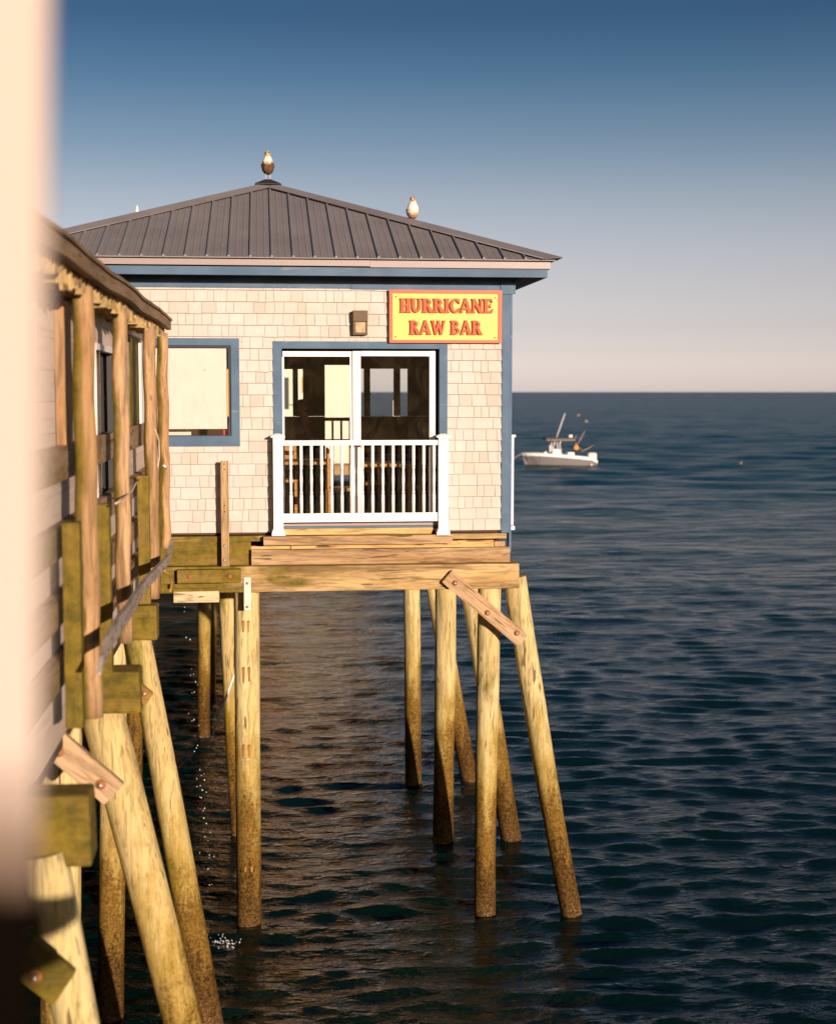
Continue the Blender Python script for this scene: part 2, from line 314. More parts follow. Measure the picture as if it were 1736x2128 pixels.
# ------------------------------------------------------------------ water
def make_water():
    def axis_r():
        r = [0.0, 2.0, 4.0, 5.5, 7.0]; x = 8.0
        while x < 42: r.append(x); x *= 1.0024
        while x < 60: r.append(x); x *= 1.0034
        while x < 220: r.append(x); x *= 1.005
        while x < 600: r.append(x); x *= 1.015
        while x < 14000: r.append(x); x *= 1.06
        r.append(x); return r
    rs = axis_r(); th = []
    dense = np.linspace(R(-14), R(27), 460); th = list(dense)
    th += list(np.linspace(R(27), R(346), 110))[1:-1]
    th = np.array(th); rs = np.array(rs[1:]); T, RR = np.meshgrid(th, rs)
    X = RR * np.sin(T); Y = RR * np.cos(T); Z = np.zeros_like(X); DX = np.zeros_like(X); DY = np.zeros_like(X)
    rng = np.random.RandomState(3)
    for i in range(150):
        if i < 118: lam = math.exp(rng.uniform(math.log(.14), math.log(.70))); ak = .0270; q = .7
        else: lam = math.exp(rng.uniform(math.log(.70), math.log(3.2))); ak = .0105; q = .5
        ang = R(84) + rng.normal() * R(19)
        k = 2 * math.pi / lam; a = ak / k; ph = rng.uniform(0, 6.28)
        P = k * (math.cos(ang) * X + math.sin(ang) * Y) + ph
        fade = np.clip((lam * 90 - RR) / (lam * 40), 0, 1)
        Z += a * np.sin(P) * fade; DX -= a * q * math.cos(ang) * np.cos(P) * fade; DY -= a * q * math.sin(ang) * np.cos(P) * fade
    grow = np.clip((RR - 35) / 70, 0, 1)
    for i in range(26):                                            # longer seas on the open water
        lam = math.exp(rng.uniform(math.log(3.0), math.log(12.0))); ang = R(86) + rng.normal() * R(20); k = 2 * math.pi / lam; ph = rng.uniform(0, 6.28)
        Z += .020 / k * np.sin(k * (math.cos(ang) * X + math.sin(ang) * Y) + ph) * grow * np.clip((lam * 110 - RR) / (lam * 40), 0, 1)
    Z *= np.clip((3000 - RR) / 2000, 0, 1)
    nr, ntn = X.shape
    co = np.stack([X - DX, Y - DY, Z], -1).reshape(-1, 3)
    co = np.vstack([co, [[0, 0, 0]]]); n = len(co)
    ii, jj = np.meshgrid(np.arange(nr - 1), np.arange(ntn), indexing='ij'); j2 = (jj + 1) % ntn
    q = np.stack([ii * ntn + jj, ii * ntn + j2, (ii + 1) * ntn + j2, (ii + 1) * ntn + jj], -1).reshape(-1, 4)
    tri = [(n - 1, (j + 1) % ntn, j) for j in range(ntn)]
    me = bpy.data.meshes.new('water'); me.vertices.add(n); me.vertices.foreach_set('co', co.ravel())
    nl = q.size + 3 * ntn; me.loops.add(nl); me.loops.foreach_set('vertex_index', np.concatenate([q[:, ::-1].ravel(), np.array(tri).ravel()]).astype('i'))
    np_ = len(q) + ntn; me.polygons.add(np_)
    ls = np.concatenate([np.arange(len(q)) * 4, q.size + np.arange(ntn) * 3]); me.polygons.foreach_set('loop_start', ls.astype('i'))
    me.update(calc_edges=True); me.validate()
    if me.polygons[0].normal.z < 0: me.flip_normals()
    me.polygons.foreach_set('use_smooth', [True] * len(me.polygons))
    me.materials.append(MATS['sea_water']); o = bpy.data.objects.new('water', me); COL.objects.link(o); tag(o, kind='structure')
make_water()
# unseen ridge added behind the camera to mask bright sky and darken the panes
def sky_block():
    b = MB(); prev = None
    for k in range(90):
        a_ = R(95 + 170 * k / 89); hh = 13 + 5 * mnoise.noise(Vector((k * .23, 0, 0))) + 2.5 * mnoise.noise(Vector((k * .9, 3, 0))); r = 130
        q = [b.bm.verts.new((r * math.sin(a_), r * math.cos(a_), -1)), b.bm.verts.new(((r + 6) * math.sin(a_), (r + 6) * math.cos(a_), hh)), b.bm.verts.new(((r + 60) * math.sin(a_), (r + 60) * math.cos(a_), -1))]
        if prev:
            for i in range(2): b.bm.faces.new([prev[i], prev[i + 1], q[i + 1], q[i]])
        prev = q
    o = b.build('sky_block_hills', 'sky_block_green'); tag(o, kind='structure')
plain('sky_block_green', (.05, .055, .03), .9, var=.6, scale=.3); sky_block()
# ------------------------------------------------------------------ the shingled bar
YF = 16.4; YB = 22.0
XR = Xf(1057, 850, YF); XL = -2.75
ZFL = Zf(750, 1104, YF)                                # floor level (bottom of the shingles)
ZTOP = Zf(800, 575, YF) ; CXR = Xf(556, 373, 19.2)
bar = empty('shingled_bar_building', ((XL + XR) / 2, (YF + YB) / 2, ZFL), 'pale shingled bar with blue trim and grey metal hip roof standing on piles over water', 'building')
def rects_minus(rect, holes):
    out = [rect]
    for hx0, hx1, hz0, hz1 in holes:
        nx = []
        for (a, b, c, d) in out:
            if hx0 >= b or hx1 <= a or hz0 >= d or hz1 <= c: nx.append((a, b, c, d)); continue
            if c < hz0: nx.append((a, b, c, hz0))
            if d > hz1: nx.append((a, b, hz1, d))
            c2, d2 = max(c, hz0), min(d, hz1)
            if a < hx0: nx.append((a, hx0, c2, d2))
            if b > hx1: nx.append((hx1, b, c2, d2))
        out = nx
    return [r for r in out if r[1] - r[0] > .004 and r[3] - r[2] > .004]
DOOR = (Xf(577, 900, YF), Xf(921, 900, YF), ZFL + .03, Zf(750, 716, YF))
WIN = (Xf(286, 800, YF), Xf(489, 800, YF), Zf(400, 917, YF), Zf(400, 710, YF))
ZFR = Zf(800, 600, YF)                                 # bottom of the frieze
def shingles(x0, x1, z0, z1, holes, place, mb):
    z = z0; k = 0
    while z < z1:
        x = x0 - random.uniform(0, .1); e = .1305
        while x < x1:
            w = random.choice([.08, .10, .12, .14, .16, .19, .22]) + random.uniform(-.012, .012)
            a, b = max(x, x0), min(x + w - .0038, x1); x += w
            if b - a < .01: continue
            jz = random.uniform(-.0015, .0015) if random.random() < .93 else random.uniform(-.008, -.003)
            lift = random.uniform(0, .003); tilt = random.uniform(-.0012, .0012)
            for (p, q, c, d) in rects_minus((a, b, z + (jz if k else 0), min(z + e + .02, z1)), holes):
                fb = (c - z) / e; tb = .020 - .015 * max(0, fb) + lift; tt = .020 - .015 * (d - z) / e + .0005
                ch = min(.0045, (d - c) * .4)
                pts = [(p, c + ch, tb - tilt), (q, c + ch, tb + tilt), (q, d, max(tt, .0015)), (p, d, max(tt, .0015)), (p, c, 0), (q, c, 0), (q, d, 0), (p, d, 0), (p, c, max(tb - .006, .001)), (q, c, max(tb - .006, .001))]
                v = [mb.bm.verts.new(place(*t)) for t in pts]
                for f, mi in (((0, 1, 2, 3), 0), ((8, 9, 1, 0), 1), ((4, 5, 9, 8), 1), ((1, 9, 5, 6, 2), 1), ((2, 6, 7, 3), 0), ((3, 7, 4, 8, 0), 1)): mb.bm.faces.new([v[i_] for i_ in f]).material_index = mi
        z += e; k += 1
b = MB(); shingles(XL, XR - .02, ZFL, ZFR + .02, [DOOR, WIN], lambda x, z, t: (x, YF - t, z), b)
shingles(YF + .1, YB, ZFL, ZFR + .02, [(17.2, 19.2, ZFL, ZFL + 2.1)], lambda y, z, t: (XR + t, y, z), b)
b.build('siding', ['shingle', 'shingle_edge'], bar)
b = MB()
for r in rects_minus((XL, XR - .13, ZFL - .02, ZTOP), [DOOR, WIN]): b.box(r[0], r[1], YF + .001, YF + .12, r[2], r[3])
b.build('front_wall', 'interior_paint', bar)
b = MB()
for r in rects_minus((XL, XR - .02, ZFL, ZTOP), [DOOR, WIN]): b.box(r[0], r[1], YF - .0015, YF + .0005, r[2], r[3])
b.build('sheathing', 'sheathing_tan', bar)
# back wall with openings seen through the slider
def zr(x, ya, yb, Y): return Zf(x, yb, Y), Zf(x, ya, Y)
holes = []
for (sx0, sx1, sy0, sy1) in ((520, 607, 901, 1016), (692, 714, 901, 1016), (727, 739, 901, 1016), (792, 862, 891, 1016), (876, 887.5, 900, 1016), (902, 960, 900, 1016), (975, 994, 900, 1016)):
    v0, v1 = sx0 * .851, sx1 * .851; z0, z1 = zr((v0 + v1) / 2, sy0 * .851, sy1 * .851, YB); holes.append((Xf(v0, 800, YB), Xf(v1, 800, YB), z0, z1))
for (sx0, sx1) in ((772, 862),): # doorway under the tall opening
    holes.append((Xf(792 * .851, 800, YB), Xf(862 * .851, 800, YB), Zf(700, 1175 * .851, YB), Zf(700, 1016 * .851, YB) - .0))
b = MB()
for r in rects_minus((XL, XR - .13, ZFL - .02, ZTOP), holes): b.box(r[0], r[1], YB - .12, YB, r[2], r[3])
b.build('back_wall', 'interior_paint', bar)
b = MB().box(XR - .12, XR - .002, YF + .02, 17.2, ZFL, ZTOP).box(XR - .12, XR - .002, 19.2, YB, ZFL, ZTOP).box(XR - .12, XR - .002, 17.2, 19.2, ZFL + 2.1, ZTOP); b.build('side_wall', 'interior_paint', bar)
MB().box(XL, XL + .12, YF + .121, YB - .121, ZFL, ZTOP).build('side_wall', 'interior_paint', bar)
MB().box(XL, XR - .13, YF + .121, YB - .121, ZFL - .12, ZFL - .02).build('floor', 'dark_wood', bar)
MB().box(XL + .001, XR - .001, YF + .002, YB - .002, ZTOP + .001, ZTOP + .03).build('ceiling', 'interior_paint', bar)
# side door glass on the water side
sd = MB().box(XR - .07, XR - .03, 17.2, 17.27, ZFL, ZFL + 2.1).box(XR - .07, XR - .03, 19.13, 19.2, ZFL, ZFL + 2.1).box(XR - .07, XR - .03, 18.16, 18.24, ZFL, ZFL + 2.1).box(XR - .072, XR - .028, 17.27, 19.13, ZFL + 2.03, ZFL + 2.1).build('side_door', 'white_paint', bar)
MB().box(XR - .055, XR - .049, 17.27, 19.13, ZFL, ZFL + 2.03).build('pane', 'glass', sd)
# trim
b = MB().box(Xf(1041, 900, YF), XR + .02, YF - .028, YF - .001, Zf(1050, 1106, YF), ZFR - .04, .002); b.build('corner_board', 'blue_paint', bar)
MB().box(XR + .001, XR + .029, YF - .03, YF + .10, Zf(1050, 1145, YF), ZFR - .04, .002).build('corner_board', 'blue_paint', bar)
MB().box(XL, Xf(729, 600, YF), YF - .034, YF - .002, ZFR, ZTOP - .001, .002).box(Xf(729.6, 600, YF), XR + .05, YF - .036, YF - .002, ZFR - .008, ZTOP - .001, .002).box(XR - .11, XR + .06, YF - .05, YF - .037, ZFR - .05, ZTOP - .001, .002).box(XR + .031, XR + .06, YF + .001, YB, ZFR - .01, ZTOP - .001).build('frieze_board', 'blue_paint', bar)
def frame_trim(o, i, Yf, th, name, mat, par, sill=True):
    ox0, ox1, oz0, oz1 = o; ix0, ix1, iz0, iz1 = i; b = MB()
    def pr(p): b.prism([(x, Yf, z) for x, z in p], (0, th, 0))
    pr([(ox0, oz1), (ox1, oz1), (ix1, iz1), (ix0, iz1)])
    pr([(ox0, oz1), (ix0, iz1), (ix0, iz0), (ox0, oz0)])
    pr([(ox1, oz1), (ox1, oz0), (ix1, iz0), (ix1, iz1)])
    if sill: pr([(ox0, oz0), (ix0, iz0), (ix1, iz0), (ox1, oz0)])
    return b.build(name, mat, par)
YT = YF - .026
def fr(x0, y0, x1, y1, Y): return (Xf(x0, (y0 + y1) / 2, Y), Xf(x1, (y0 + y1) / 2, Y), Zf((x0 + x1) / 2, y1, Y), Zf((x0 + x1) / 2, y0, Y))
# sliding door
do = fr(568, 709, 929, 1100, YT); di = fr(586.5, 724, 912.5, 1100, YT)
door = frame_trim(do, di, YT, .06, 'sliding_door', 'blue_paint', bar, sill=False)
yj = YF + .036
MB().box(di[0] - .02, di[0] + .001, yj, yj + .09, di[2], di[3]).box(di[1] - .001, di[1] + .02, yj, yj + .09, di[2], di[3]).box(di[0], di[1], yj, yj + .09, di[3] - .006, di[3] + .02).build('jamb', 'rubber_dark', door)
Yl, Yr = YF + .06, YF + .03
b = MB()
for q in ((586.8, 741, 591, 1086), (586.8, 729.5, 733, 740.5), (727, 741, 735, 1066), (591, 1066, 733, 1086)): fbox(b, *q, Yl, .035, .002)
b.build('fixed_sash', 'white_paint', door)
b = MB()
for q in ((733, 729, 749.5, 1087), (749.7, 729, 891.5, 739.6), (891.7, 729, 904, 1087), (749.7, 1068, 891.5, 1087)): fbox(b, *q, Yr, .028, .002)
b.build('sliding_sash', 'white_paint', door)
fbox(MB(), 591, 740, 728, 1066, Yl + .015, .006, 0).build('pane', 'glass', door)
fbox(MB(), 749, 739, 892, 1068, Yr + .012, .006, 0).build('pane', 'glass', door)
fbox(MB(), 895, 888, 899, 912, Yr - .018, .017, .002).build('handle', 'steel', door)
fbox(MB(), 586.5, 1087, 912, 1092, YF - .05, .14, .002).build('sill', 'trim_pale', door)
fbox(MB(), 589, 1092.5, 906, 1097, YF - .045, .12, .002).build('threshold', 'blue_paint', door)
# left window
wo_ = fr(278, 702, 497.5, 927.5, YT); wi = fr(296, 717, 480, 906, YT)
win = frame_trim(wo_, wi, YT, .05, 'window', 'blue_paint', bar)
MB().box(wi[0] + .001, wi[0] + .03, YF - .0, YF + .09, wi[2], wi[3]).box(wi[1] - .03, wi[1] - .001, YF, YF + .09, wi[2], wi[3]).box(wi[0] + .03, wi[1] - .03, YF, YF + .09, wi[3] - .022, wi[3] - .001).box(wi[0] + .03, wi[1] - .03, YF, YF + .09, wi[2] + .001, wi[2] + .008).build('frame', 'rubber_dark', win)
MB().box(wi[0] + .03, wi[1] - .03, YF + .03, YF + .036, wi[2] + .008, wi[3] - .022).build('pane', 'glass', win)
bl = MB(); q = fr(300, 721, 471.5, 891, YF + .06)
bl.box(q[0], q[1], YF + .06, YF + .064, q[2], q[3]).build('blind', 'blind', win)
fbox(MB(), 423.5, 766, 427, 770.5, YF + .05, .006, 0).build('blind_knob', 'steel', win)
fbox(MB(), 340, 897, 397, 905, YF + .14, .05, .004).build('windowsill_paper', 'white_paint', win)
fbox(MB(), 463, 889, 471.5, 905.5, YF + .12, .05, .004).build('windowsill_cup', 'pink_item', win)
# roof
YE = 15.98; a_ = 3.15
XE = Xf(1137, 560, YE); XC = Xf(556.5, 376, 19.1); a_ = XE - XC - .02
YC = YE + a_
ze = Zf(700, 533.5, YE - .06); za = Zf(557, 386, YC)
ze = Zf(620, 534.5, YE - .07)
HALF = a_ + .09
def roof_side(k, mb):
    # local: u along the eave, v inward (0 at eave .. HALF), rotated k quarter turns
    M = Matrix.Translation((XC, YC, 0)) @ Matrix.Rotation(k * math.pi / 2, 4, 'Z')
    def P(u, v, h=0.):
        t = v / HALF; z = ze + (za - ze) * t + h; return M @ Vector((u, -HALF + v, z))
    return P
b = MB(); caps = MB()
pan = .2335
for k in range(4):
    P = roof_side(k, b)
    n = int(HALF / pan) + 1
    for i in range(-n, n):
        u0 = i * pan + .02; u1 = u0 + pan
        a, c = max(u0, -HALF), min(u1, HALF)
        if c - a < .01: continue
        def top(u): return HALF - abs(u)
        cuts = [a, c] if a * c >= 0 else [a, 0, c]
        m1, m2 = a + (c - a) * .33, a + (c - a) * .66
        us = sorted(set(cuts + [m1, m2]))
        low = [b.bm.verts.new(P(u, 0, 0)) for u in us]; hi = [b.bm.verts.new(P(u, max(top(u), .002), 0)) for u in us]
        for j in range(len(us) - 1): b.bm.faces.new([low[j], low[j + 1], hi[j + 1], hi[j]])
        # lip under the sheet
        lo2 = [b.bm.verts.new(P(u, 0.0, -.012)) for u in us]
        for j in range(len(us) - 1): b.bm.faces.new([low[j], lo2[j], lo2[j + 1], low[j + 1]])
        # standing rib at u0
        if -HALF + .06 < u0 < HALF - .06:
            t = top(u0)
            w0, w1, hh = .018, .009, .024
            pts = [P(u0 - w0, -.01, .001), P(u0 - w1, -.01, hh), P(u0 + w1, -.01, hh), P(u0 + w0, -.01, .001)]
            pt2 = [P(u0 - w0, t, .001), P(u0 - w1, t, hh), P(u0 + w1, t, hh), P(u0 + w0, t, .001)]
            A = [b.bm.verts.new(p) for p in pts]; B = [b.bm.verts.new(p) for p in pt2]
            b.bm.faces.new(A)
            for j in range(3): b.bm.faces.new([A[j], A[j + 1], B[j + 1], B[j]])
        # minor corrugations
        for f in (.33, .66):
            u = u0 + pan * f
            if abs(u) > HALF - .05: continue
            t = top(u); A = [b.bm.verts.new(P(u + s, 0, h)) for s, h in ((-.012, .0005), (0, .004), (.012, .0005))]; B = [b.bm.verts.new(P(u + s, t, h)) for s, h in ((-.012, .0005), (0, .004), (.012, .0005))]
            for j in range(2): b.bm.faces.new([A[j], A[j + 1], B[j + 1], B[j]])
roof = b.build('roof', 'roof_metal', bar)
# hip caps: a folded strip along each hip
for k in range(4):
    b = MB(); P = roof_side(k, b)
    w = .15
    for s in (0,):
        A = []
        for t in (-.07, HALF):
            vv = t; u = HALF - vv
            A.append((P(u - w * 1.35, max(vv, -.05) , .030) if t < 0 else P(0, HALF - .02, .03), P(u, vv, .052)))
        e0 = P(HALF + .05 - .20, -.05, .028); h0 = P(HALF + .07, -.07, .050); e1 = P(-.0, HALF - .20, .028); h1 = P(0, HALF, .052)
        # other slope
        P2 = roof_side((k + 1) % 4, b); f0 = P2(-(HALF + .05 - .20), -.05, .028); f1 = P2(0, HALF - .20, .028)
        for (p0, p1, q1, q0) in ((e0, h0, h1, e1), (h0, f0, f1, h1)):
            nn = (p1 - p0).cross(q1 - p1).normalized(); nn = nn if nn.z > 0 else -nn
            b.prism([p0, p1, q1, q0], -nn * .006)
        for (p0, q0) in ((e0, e1), (f0, f1)): b.tube([p0, q0], .006, 6)
    b.build('hip_cap', 'roof_metal', roof)
b = MB(); zc = za + .052
for sgn in ((1, 0), (-1, 0), (0, 1), (0, -1)):
    pass
tip = Vector((XC, YC, zc + .035)); r0 = .17
cs = [Vector((XC + sx_ * r0, YC + sy_ * r0, zc - .050)) for sx_, sy_ in ((-1, -1), (1, -1), (1, 1), (-1, 1))]
V = [b.bm.verts.new(c) for c in cs]; W = [b.bm.verts.new(c + Vector((0, 0, .010))) for c in cs]; S = [b.bm.verts.new(Vector((XC + (c.x - XC) * .22, YC + (c.y - YC) * .22, zc + .030))) for c in cs]
for i in range(4):
    j = (i + 1) % 4; b.bm.faces.new([V[i], V[j], W[j], W[i]]); b.bm.faces.new([W[i], W[j], S[j], S[i]])
b.bm.faces.new(S); b.bm.faces.new(V[::-1]); b.build('peak_cap', 'roof_cap_dark', roof)
# screws
scr = None; P = roof_side(0, None)
nrm = (P(1, 0) - P(0, 0)).cross(P(0, 1) - P(0, 0)).normalized()
for i in range(-13, 14):
    for f in (.5,):
        u = i * pan + .02 + pan * f
        for v in (.10, .62, 1.15, 1.68, 2.2, 2.7):
            if v < HALF - abs(u) - .15:
                c = P(u, v, 0)
                if scr is None: scr = MB().tube([c - nrm * .002, c + nrm * .006], .0085, 6).build('screw', 'rust', roof); sc0 = c
                else: q = scr.copy(); COL.objects.link(q); q.parent = roof; q.location = scr.location + (c - sc0)
# eave boards
def ring_boards(x0, x1, y0, y1, z0, z1, th):
    b = MB(); b.box(x0, x1, y0, y0 + th, z0, z1, .002); b.box(x1 - th, x1, y0 + th + .001, y1 - th - .001, z0, z1, .002); b.box(x0, x1, y1 - th, y1, z0, z1, .002); b.box(x0, x0 + th, y0 + th + .001, y1 - th - .001, z0, z1, .002); return b
x0e = XC - a_ ; x1e = XE; y0e = YE; y1e = YC + a_
zt0 = Zf(700, 553.5, YE); zt1 = ze - .004; zf0 = Zf(700, 572.5, YE)
b = MB(); xs = Xf(768, 545, YE)
b.box(x0e - .03, xs, YE - .035, YE - .003, zt0 + .004, zt1 - .005, .002); b.box(xs + .001, x1e + .03, YE - .03, YE - .003, zt0 - .006, zt1 - .005, .002)
b.box(x1e + .003, x1e + .03, YE - .002, y1e, zt0 - .006, zt1 - .005, .002); b.box(x0e - .03, x0e - .003, YE - .002, y1e, zt0, zt1 - .005, .002); b.build('drip_board', 'trim_pale', roof)
ring_boards(x0e, x1e, y0e, y1e, zf0, zt0 - .008, .03).build('fascia', 'blue_paint', roof)
b = MB(); b.box(x0e + .031, x1e - .031, y0e + .031, YF - .04, ZTOP, ZTOP + .012); b.box(x0e + .031, x1e - .031, YB + .04, y1e - .031, ZTOP, ZTOP + .012); b.box(XR + .062, x1e - .031, YF - .039, YB + .039, ZTOP, ZTOP + .012); b.box(x0e + .031, XL - .001, YF - .039, YB + .039, ZTOP, ZTOP + .012)
b.build('soffit', 'soffit', roof)
# floor framing, front to back (drawn front face at depth Y)
def part(name, mat, x0, y0, x1, y1, Yf, th, bev=.006, jit=.002): return fbox(MB(), x0, y0, x1, y1, Yf, th, bev, jit).build(name, mat, bar)
part('sill_plank', 'beam_wood', 340, 1111.5, 1052, 1123, YF - .05, .17)
part('door_plank', 'fresh_wood', 590.5, 1097.5, 899, 1110, YF - .06, .05)
part('step_plank', 'rim_wood', 547, 1113, 940, 1131, YF - .17, .115)
part('filler_strip', 'fresh_wood', 604, 1124.5, 1026, 1141, YF - .03, .08)
part('end_block', 'stub_wood', 1027, 1124.5, 1049, 1139, YF - .035, .08)
part('rim_joist', 'olive_beam', 330, 1123.5, 521, 1178, YF - .04, .10)
part('rim_joist', 'fresh_wood', 521.5, 1132, 1048, 1170, YF + .0, .10)
part('rim_board', 'rim_wood', 521.5, 1139.5, 1059, 1171.5, YF - .13, .06, .006, .004)
gird = part('girder', 'beam_wood', 330, 1175, 1078, 1228, YF - .21, .35, .014, .006)
bl_ = part('bolted_block', 'olive_beam', 368, 1184, 500, 1212, YF - .32, .105, .008, .004)
for x in (393.5, 477): p = PY(x, 1198, YF - .33); MB().lathe(p, [(.0, -.012), (.02, -.012), (.026, 0), (.026, .012)], 10, 'y').build('bolt', 'rust', bl_)
part('ledger_strip', 'olive_beam', 353, 1213.5, 455, 1222, YF - .31, .095)
part('support_block', 'pale_block', 360, 1229, 455, 1252, YF - .24, .22, .006, .003)
b = MB()
for i in range(12): xx = XL + .1 + i * (XR - XL - .2) / 11; b.box(xx - .03, xx + .03, YF + .16, YB - .02, ZFL - .38, ZFL - .13)
b.build('floor_joists', 'under_deck', bar)
MB().box(XL, XR, 19.2, 19.5, ZFL - .68, ZFL - .39).build('cross_girder', 'beam_wood', bar)
MB().box(XL, XR, YB + .2, YB + .5, ZFL - .68, ZFL - .39).build('cross_girder', 'beam_wood', bar)
MB().box(XL, XR + .1, YB + .002, YB + 2.6, ZFL - .2, ZFL - .12).build('rear_deck', 'under_deck', bar)
# vertical stub board and metal strap
stub = fbox(MB(), 459, 957.5, 475.5, 1177, YF - .20, .05, .003, .002).build('stub_post', 'stub_wood', bar)
for (x, y) in ((465, 964), (466, 975), (466.5, 1050), (466.5, 1063)):
    p = PY(x, y, YF - .201); MB().lathe(p, [(.0, -.002), (.008, -.002), (.008, .004)], 8, 'y').build('bolt_hole', 'rubber_dark', stub)
for (x, y) in ((467, 1134), (466.5, 1163)):
    p = PY(x, y, YF - .2); MB().lathe(p, [(0, -.014), (.014, -.012), (.02, 0), (.02, .005)], 10, 'y').build('bolt', 'steel', stub)
MB().box(Xf(460, 1100, YF), Xf(474, 1100, YF), YF - .149, YF - .07, Zf(465, 1176, YF), Zf(465, 1126, YF)).build('spacer', 'olive_beam', stub)
strap = fbox(MB(), 506.5, 1200, 521, 1268.5, YF - .235, .012, .002)
strap = strap.build('metal_strap', 'steel', bar)
for y in (1212, 1261): p = PY(513, y, YF - .236); MB().lathe(p, [(0, -.014), (.013, -.011), (.017, 0), (.017, .003)], 8, 'y').build('bolt', 'rust', strap)
# ------------------------------------------------------------------ white balcony railing
YR_ = YF - .17
rail = empty('balcony_railing', PY(750, 1110, YR_), 'bright white vinyl railing with turned balusters across the sliding door', 'railing')
def rail_post(x0, x1, y0, y1, Y, name='post', par=rail, w=None):
    a, c = Xf(x0, 1000, Y), Xf(x1, 1000, Y); zt, zb = Zf((x0 + x1) / 2, y0, Y), Zf((x0 + x1) / 2, y1, Y); w = c - a; m = (a + c) / 2
    b = MB(); b.box(a, c, Y, Y + w, zb + .07, zt - .03, .004)
    def fr_(r0, z0, r1, z1):
        lo = [b.bm.verts.new((m + sx_ * r0, Y + w / 2 + sy_ * r0, z0)) for sx_, sy_ in ((-1, -1), (1, -1), (1, 1), (-1, 1))]; hi = [b.bm.verts.new((m + sx_ * r1, Y + w / 2 + sy_ * r1, z1)) for sx_, sy_ in ((-1, -1), (1, -1), (1, 1), (-1, 1))]
        for i in range(4): b.bm.faces.new([lo[i], lo[(i + 1) % 4], hi[(i + 1) % 4], hi[i]])
        b.bm.faces.new(lo[::-1]); b.bm.faces.new(hi)
    fr_(w * .72, zt - .03, w * .72, zt - .012); fr_(w * .70, zt - .0119, w * .25, zt + .012)
    fr_(w * .68, zb, w * .68, zb + .03); fr_(w * .68, zb + .0301, w * .52, zb + .075)
    return b.build(name, 'white_vinyl', par)
rail_post(567.5, 588, 903, 1113, YR_ - .02); rail_post(911, 931, 903, 1111, YR_ - .02)
fbox(MB(), 588.5, 914.5, 910.5, 925, YR_ + .005, .06, .006).build('top_rail', 'white_vinyl', rail)
fbox(MB(), 588.5, 1066, 910.5, 1084, YR_ + .01, .05, .004).build('bottom_rail', 'white_vinyl', rail)
zb = Zf(750, 1067, YR_); zt = Zf(750, 924, YR_); hb = zt - zb
bal = None
for i in range(15):
    x = 604.5 + i * 21.24; X_ = Xf(x, 1000, YR_)
    if bal is None:
        r = .0185; pr = [(r, 0), (r, hb * .27), (r * .6, hb * .29), (r * 1.05, hb * .305), (r * .7, hb * .33), (r * .78, hb * .40), (r * .95, hb * .5), (r * .78, hb * .60), (r * .7, hb * .645), (r * 1.05, hb * .67), (r * .6, hb * .685), (r, hb * .70), (r, hb)]
        bal = MB().lathe((X_, YR_ + .035, zb), pr, 12).build('baluster', 'white_vinyl', rail); X00 = X_
    else: c = bal.copy(); COL.objects.link(c); c.parent = rail; c.location.x += X_ - X00
# small balcony round the corner
rl2 = empty('side_balcony_railing', (XR + .1, 17.3, ZFL), 'narrow white railing seen edge on at the right corner of the bar', 'railing')
zt2 = Zf(1064, 903, 17.0); zb2 = Zf(1064, 1101, 17.0)
for yy in (17.0, 19.2):
    b = MB(); xx = XR + .12; b.box(xx - .045, xx + .045, yy, yy + .09, zb2 + .06, zt2 - .03, .004); b.box(xx - .065, xx + .065, yy - .02, yy + .11, zt2 - .03, zt2, .006); b.box(xx - .06, xx + .06, yy - .015, yy + .105, zb2, zb2 + .05, .006); b.build('post', 'white_vinyl', rl2)
MB().box(XR + .095, XR + .145, 17.1, 19.19, zt2 - .12, zt2 - .05, .004).build('top_rail', 'white_vinyl', rl2)
MB().box(XR + .095, XR + .145, 17.1, 19.19, zb2 + .12, zb2 + .2, .004).build('bottom_rail', 'white_vinyl', rl2)
for i in range(14): MB().box(XR + .105, XR + .135, 17.22 + i * .14, 17.25 + i * .14, zb2 + .2, zt2 - .12).build('baluster', 'white_vinyl', rl2)
# ------------------------------------------------------------------ the sign
YS = YF - .085
s0 = fr(808.5, 602, 1042.5, 712, YS)
sign = empty('bar_sign', ((s0[0] + s0[1]) / 2, YS + .05, s0[2]), 'yellow wooden sign with red frame and raised red letters HURRICANE RAW BAR under the eave', 'sign')
MB().box(s0[0] + .01, s0[1] - .01, YS + .016, YS + .05, s0[2] + .01, s0[3] - .01).build('board', 'sign_yellow', sign)
s1 = fr(815.5, 609, 1035.5, 706, YS)
frame_trim(s0, s1, YS, .034, 'frame', 'sign_red', sign)
for (x, y) in ((822, 616), (1028.5, 618), (821.5, 699.5), (1027.5, 701)): MB().lathe(PY(x, y, YS + .014), [(0, -.004), (.009, -.003), (.009, .004)], 8, 'y').build('screw', 'rust', sign)
def arc(cx, cz, rx, rz, a0, a1, w0, w1=None, n=14):
    """thick arc as closed polygon, a in degrees, w = thickness in x / z"""
    w1 = w1 if w1 is not None else w0; o, i = [], []
    for k in range(n + 1):
        t = R(a0 + (a1 - a0) * k / n); c, s = math.cos(t), math.sin(t)
        o.append((cx + rx * c, cz + rz * s)); i.append((cx + (rx - w0) * c, cz + (rz - w1) * s))
    return o + i[::-1]
def stem(x, w=.31, lo=0, hi=1): f = .075; return [(x - f, lo), (x + w + f, lo), (x + w, lo + .13), (x + w - .015, (lo + hi) / 2), (x + w, hi - .13), (x + w + f, hi), (x - f, hi), (x, hi - .13), (x + .01, (lo + hi) / 2), (x, lo + .13)]
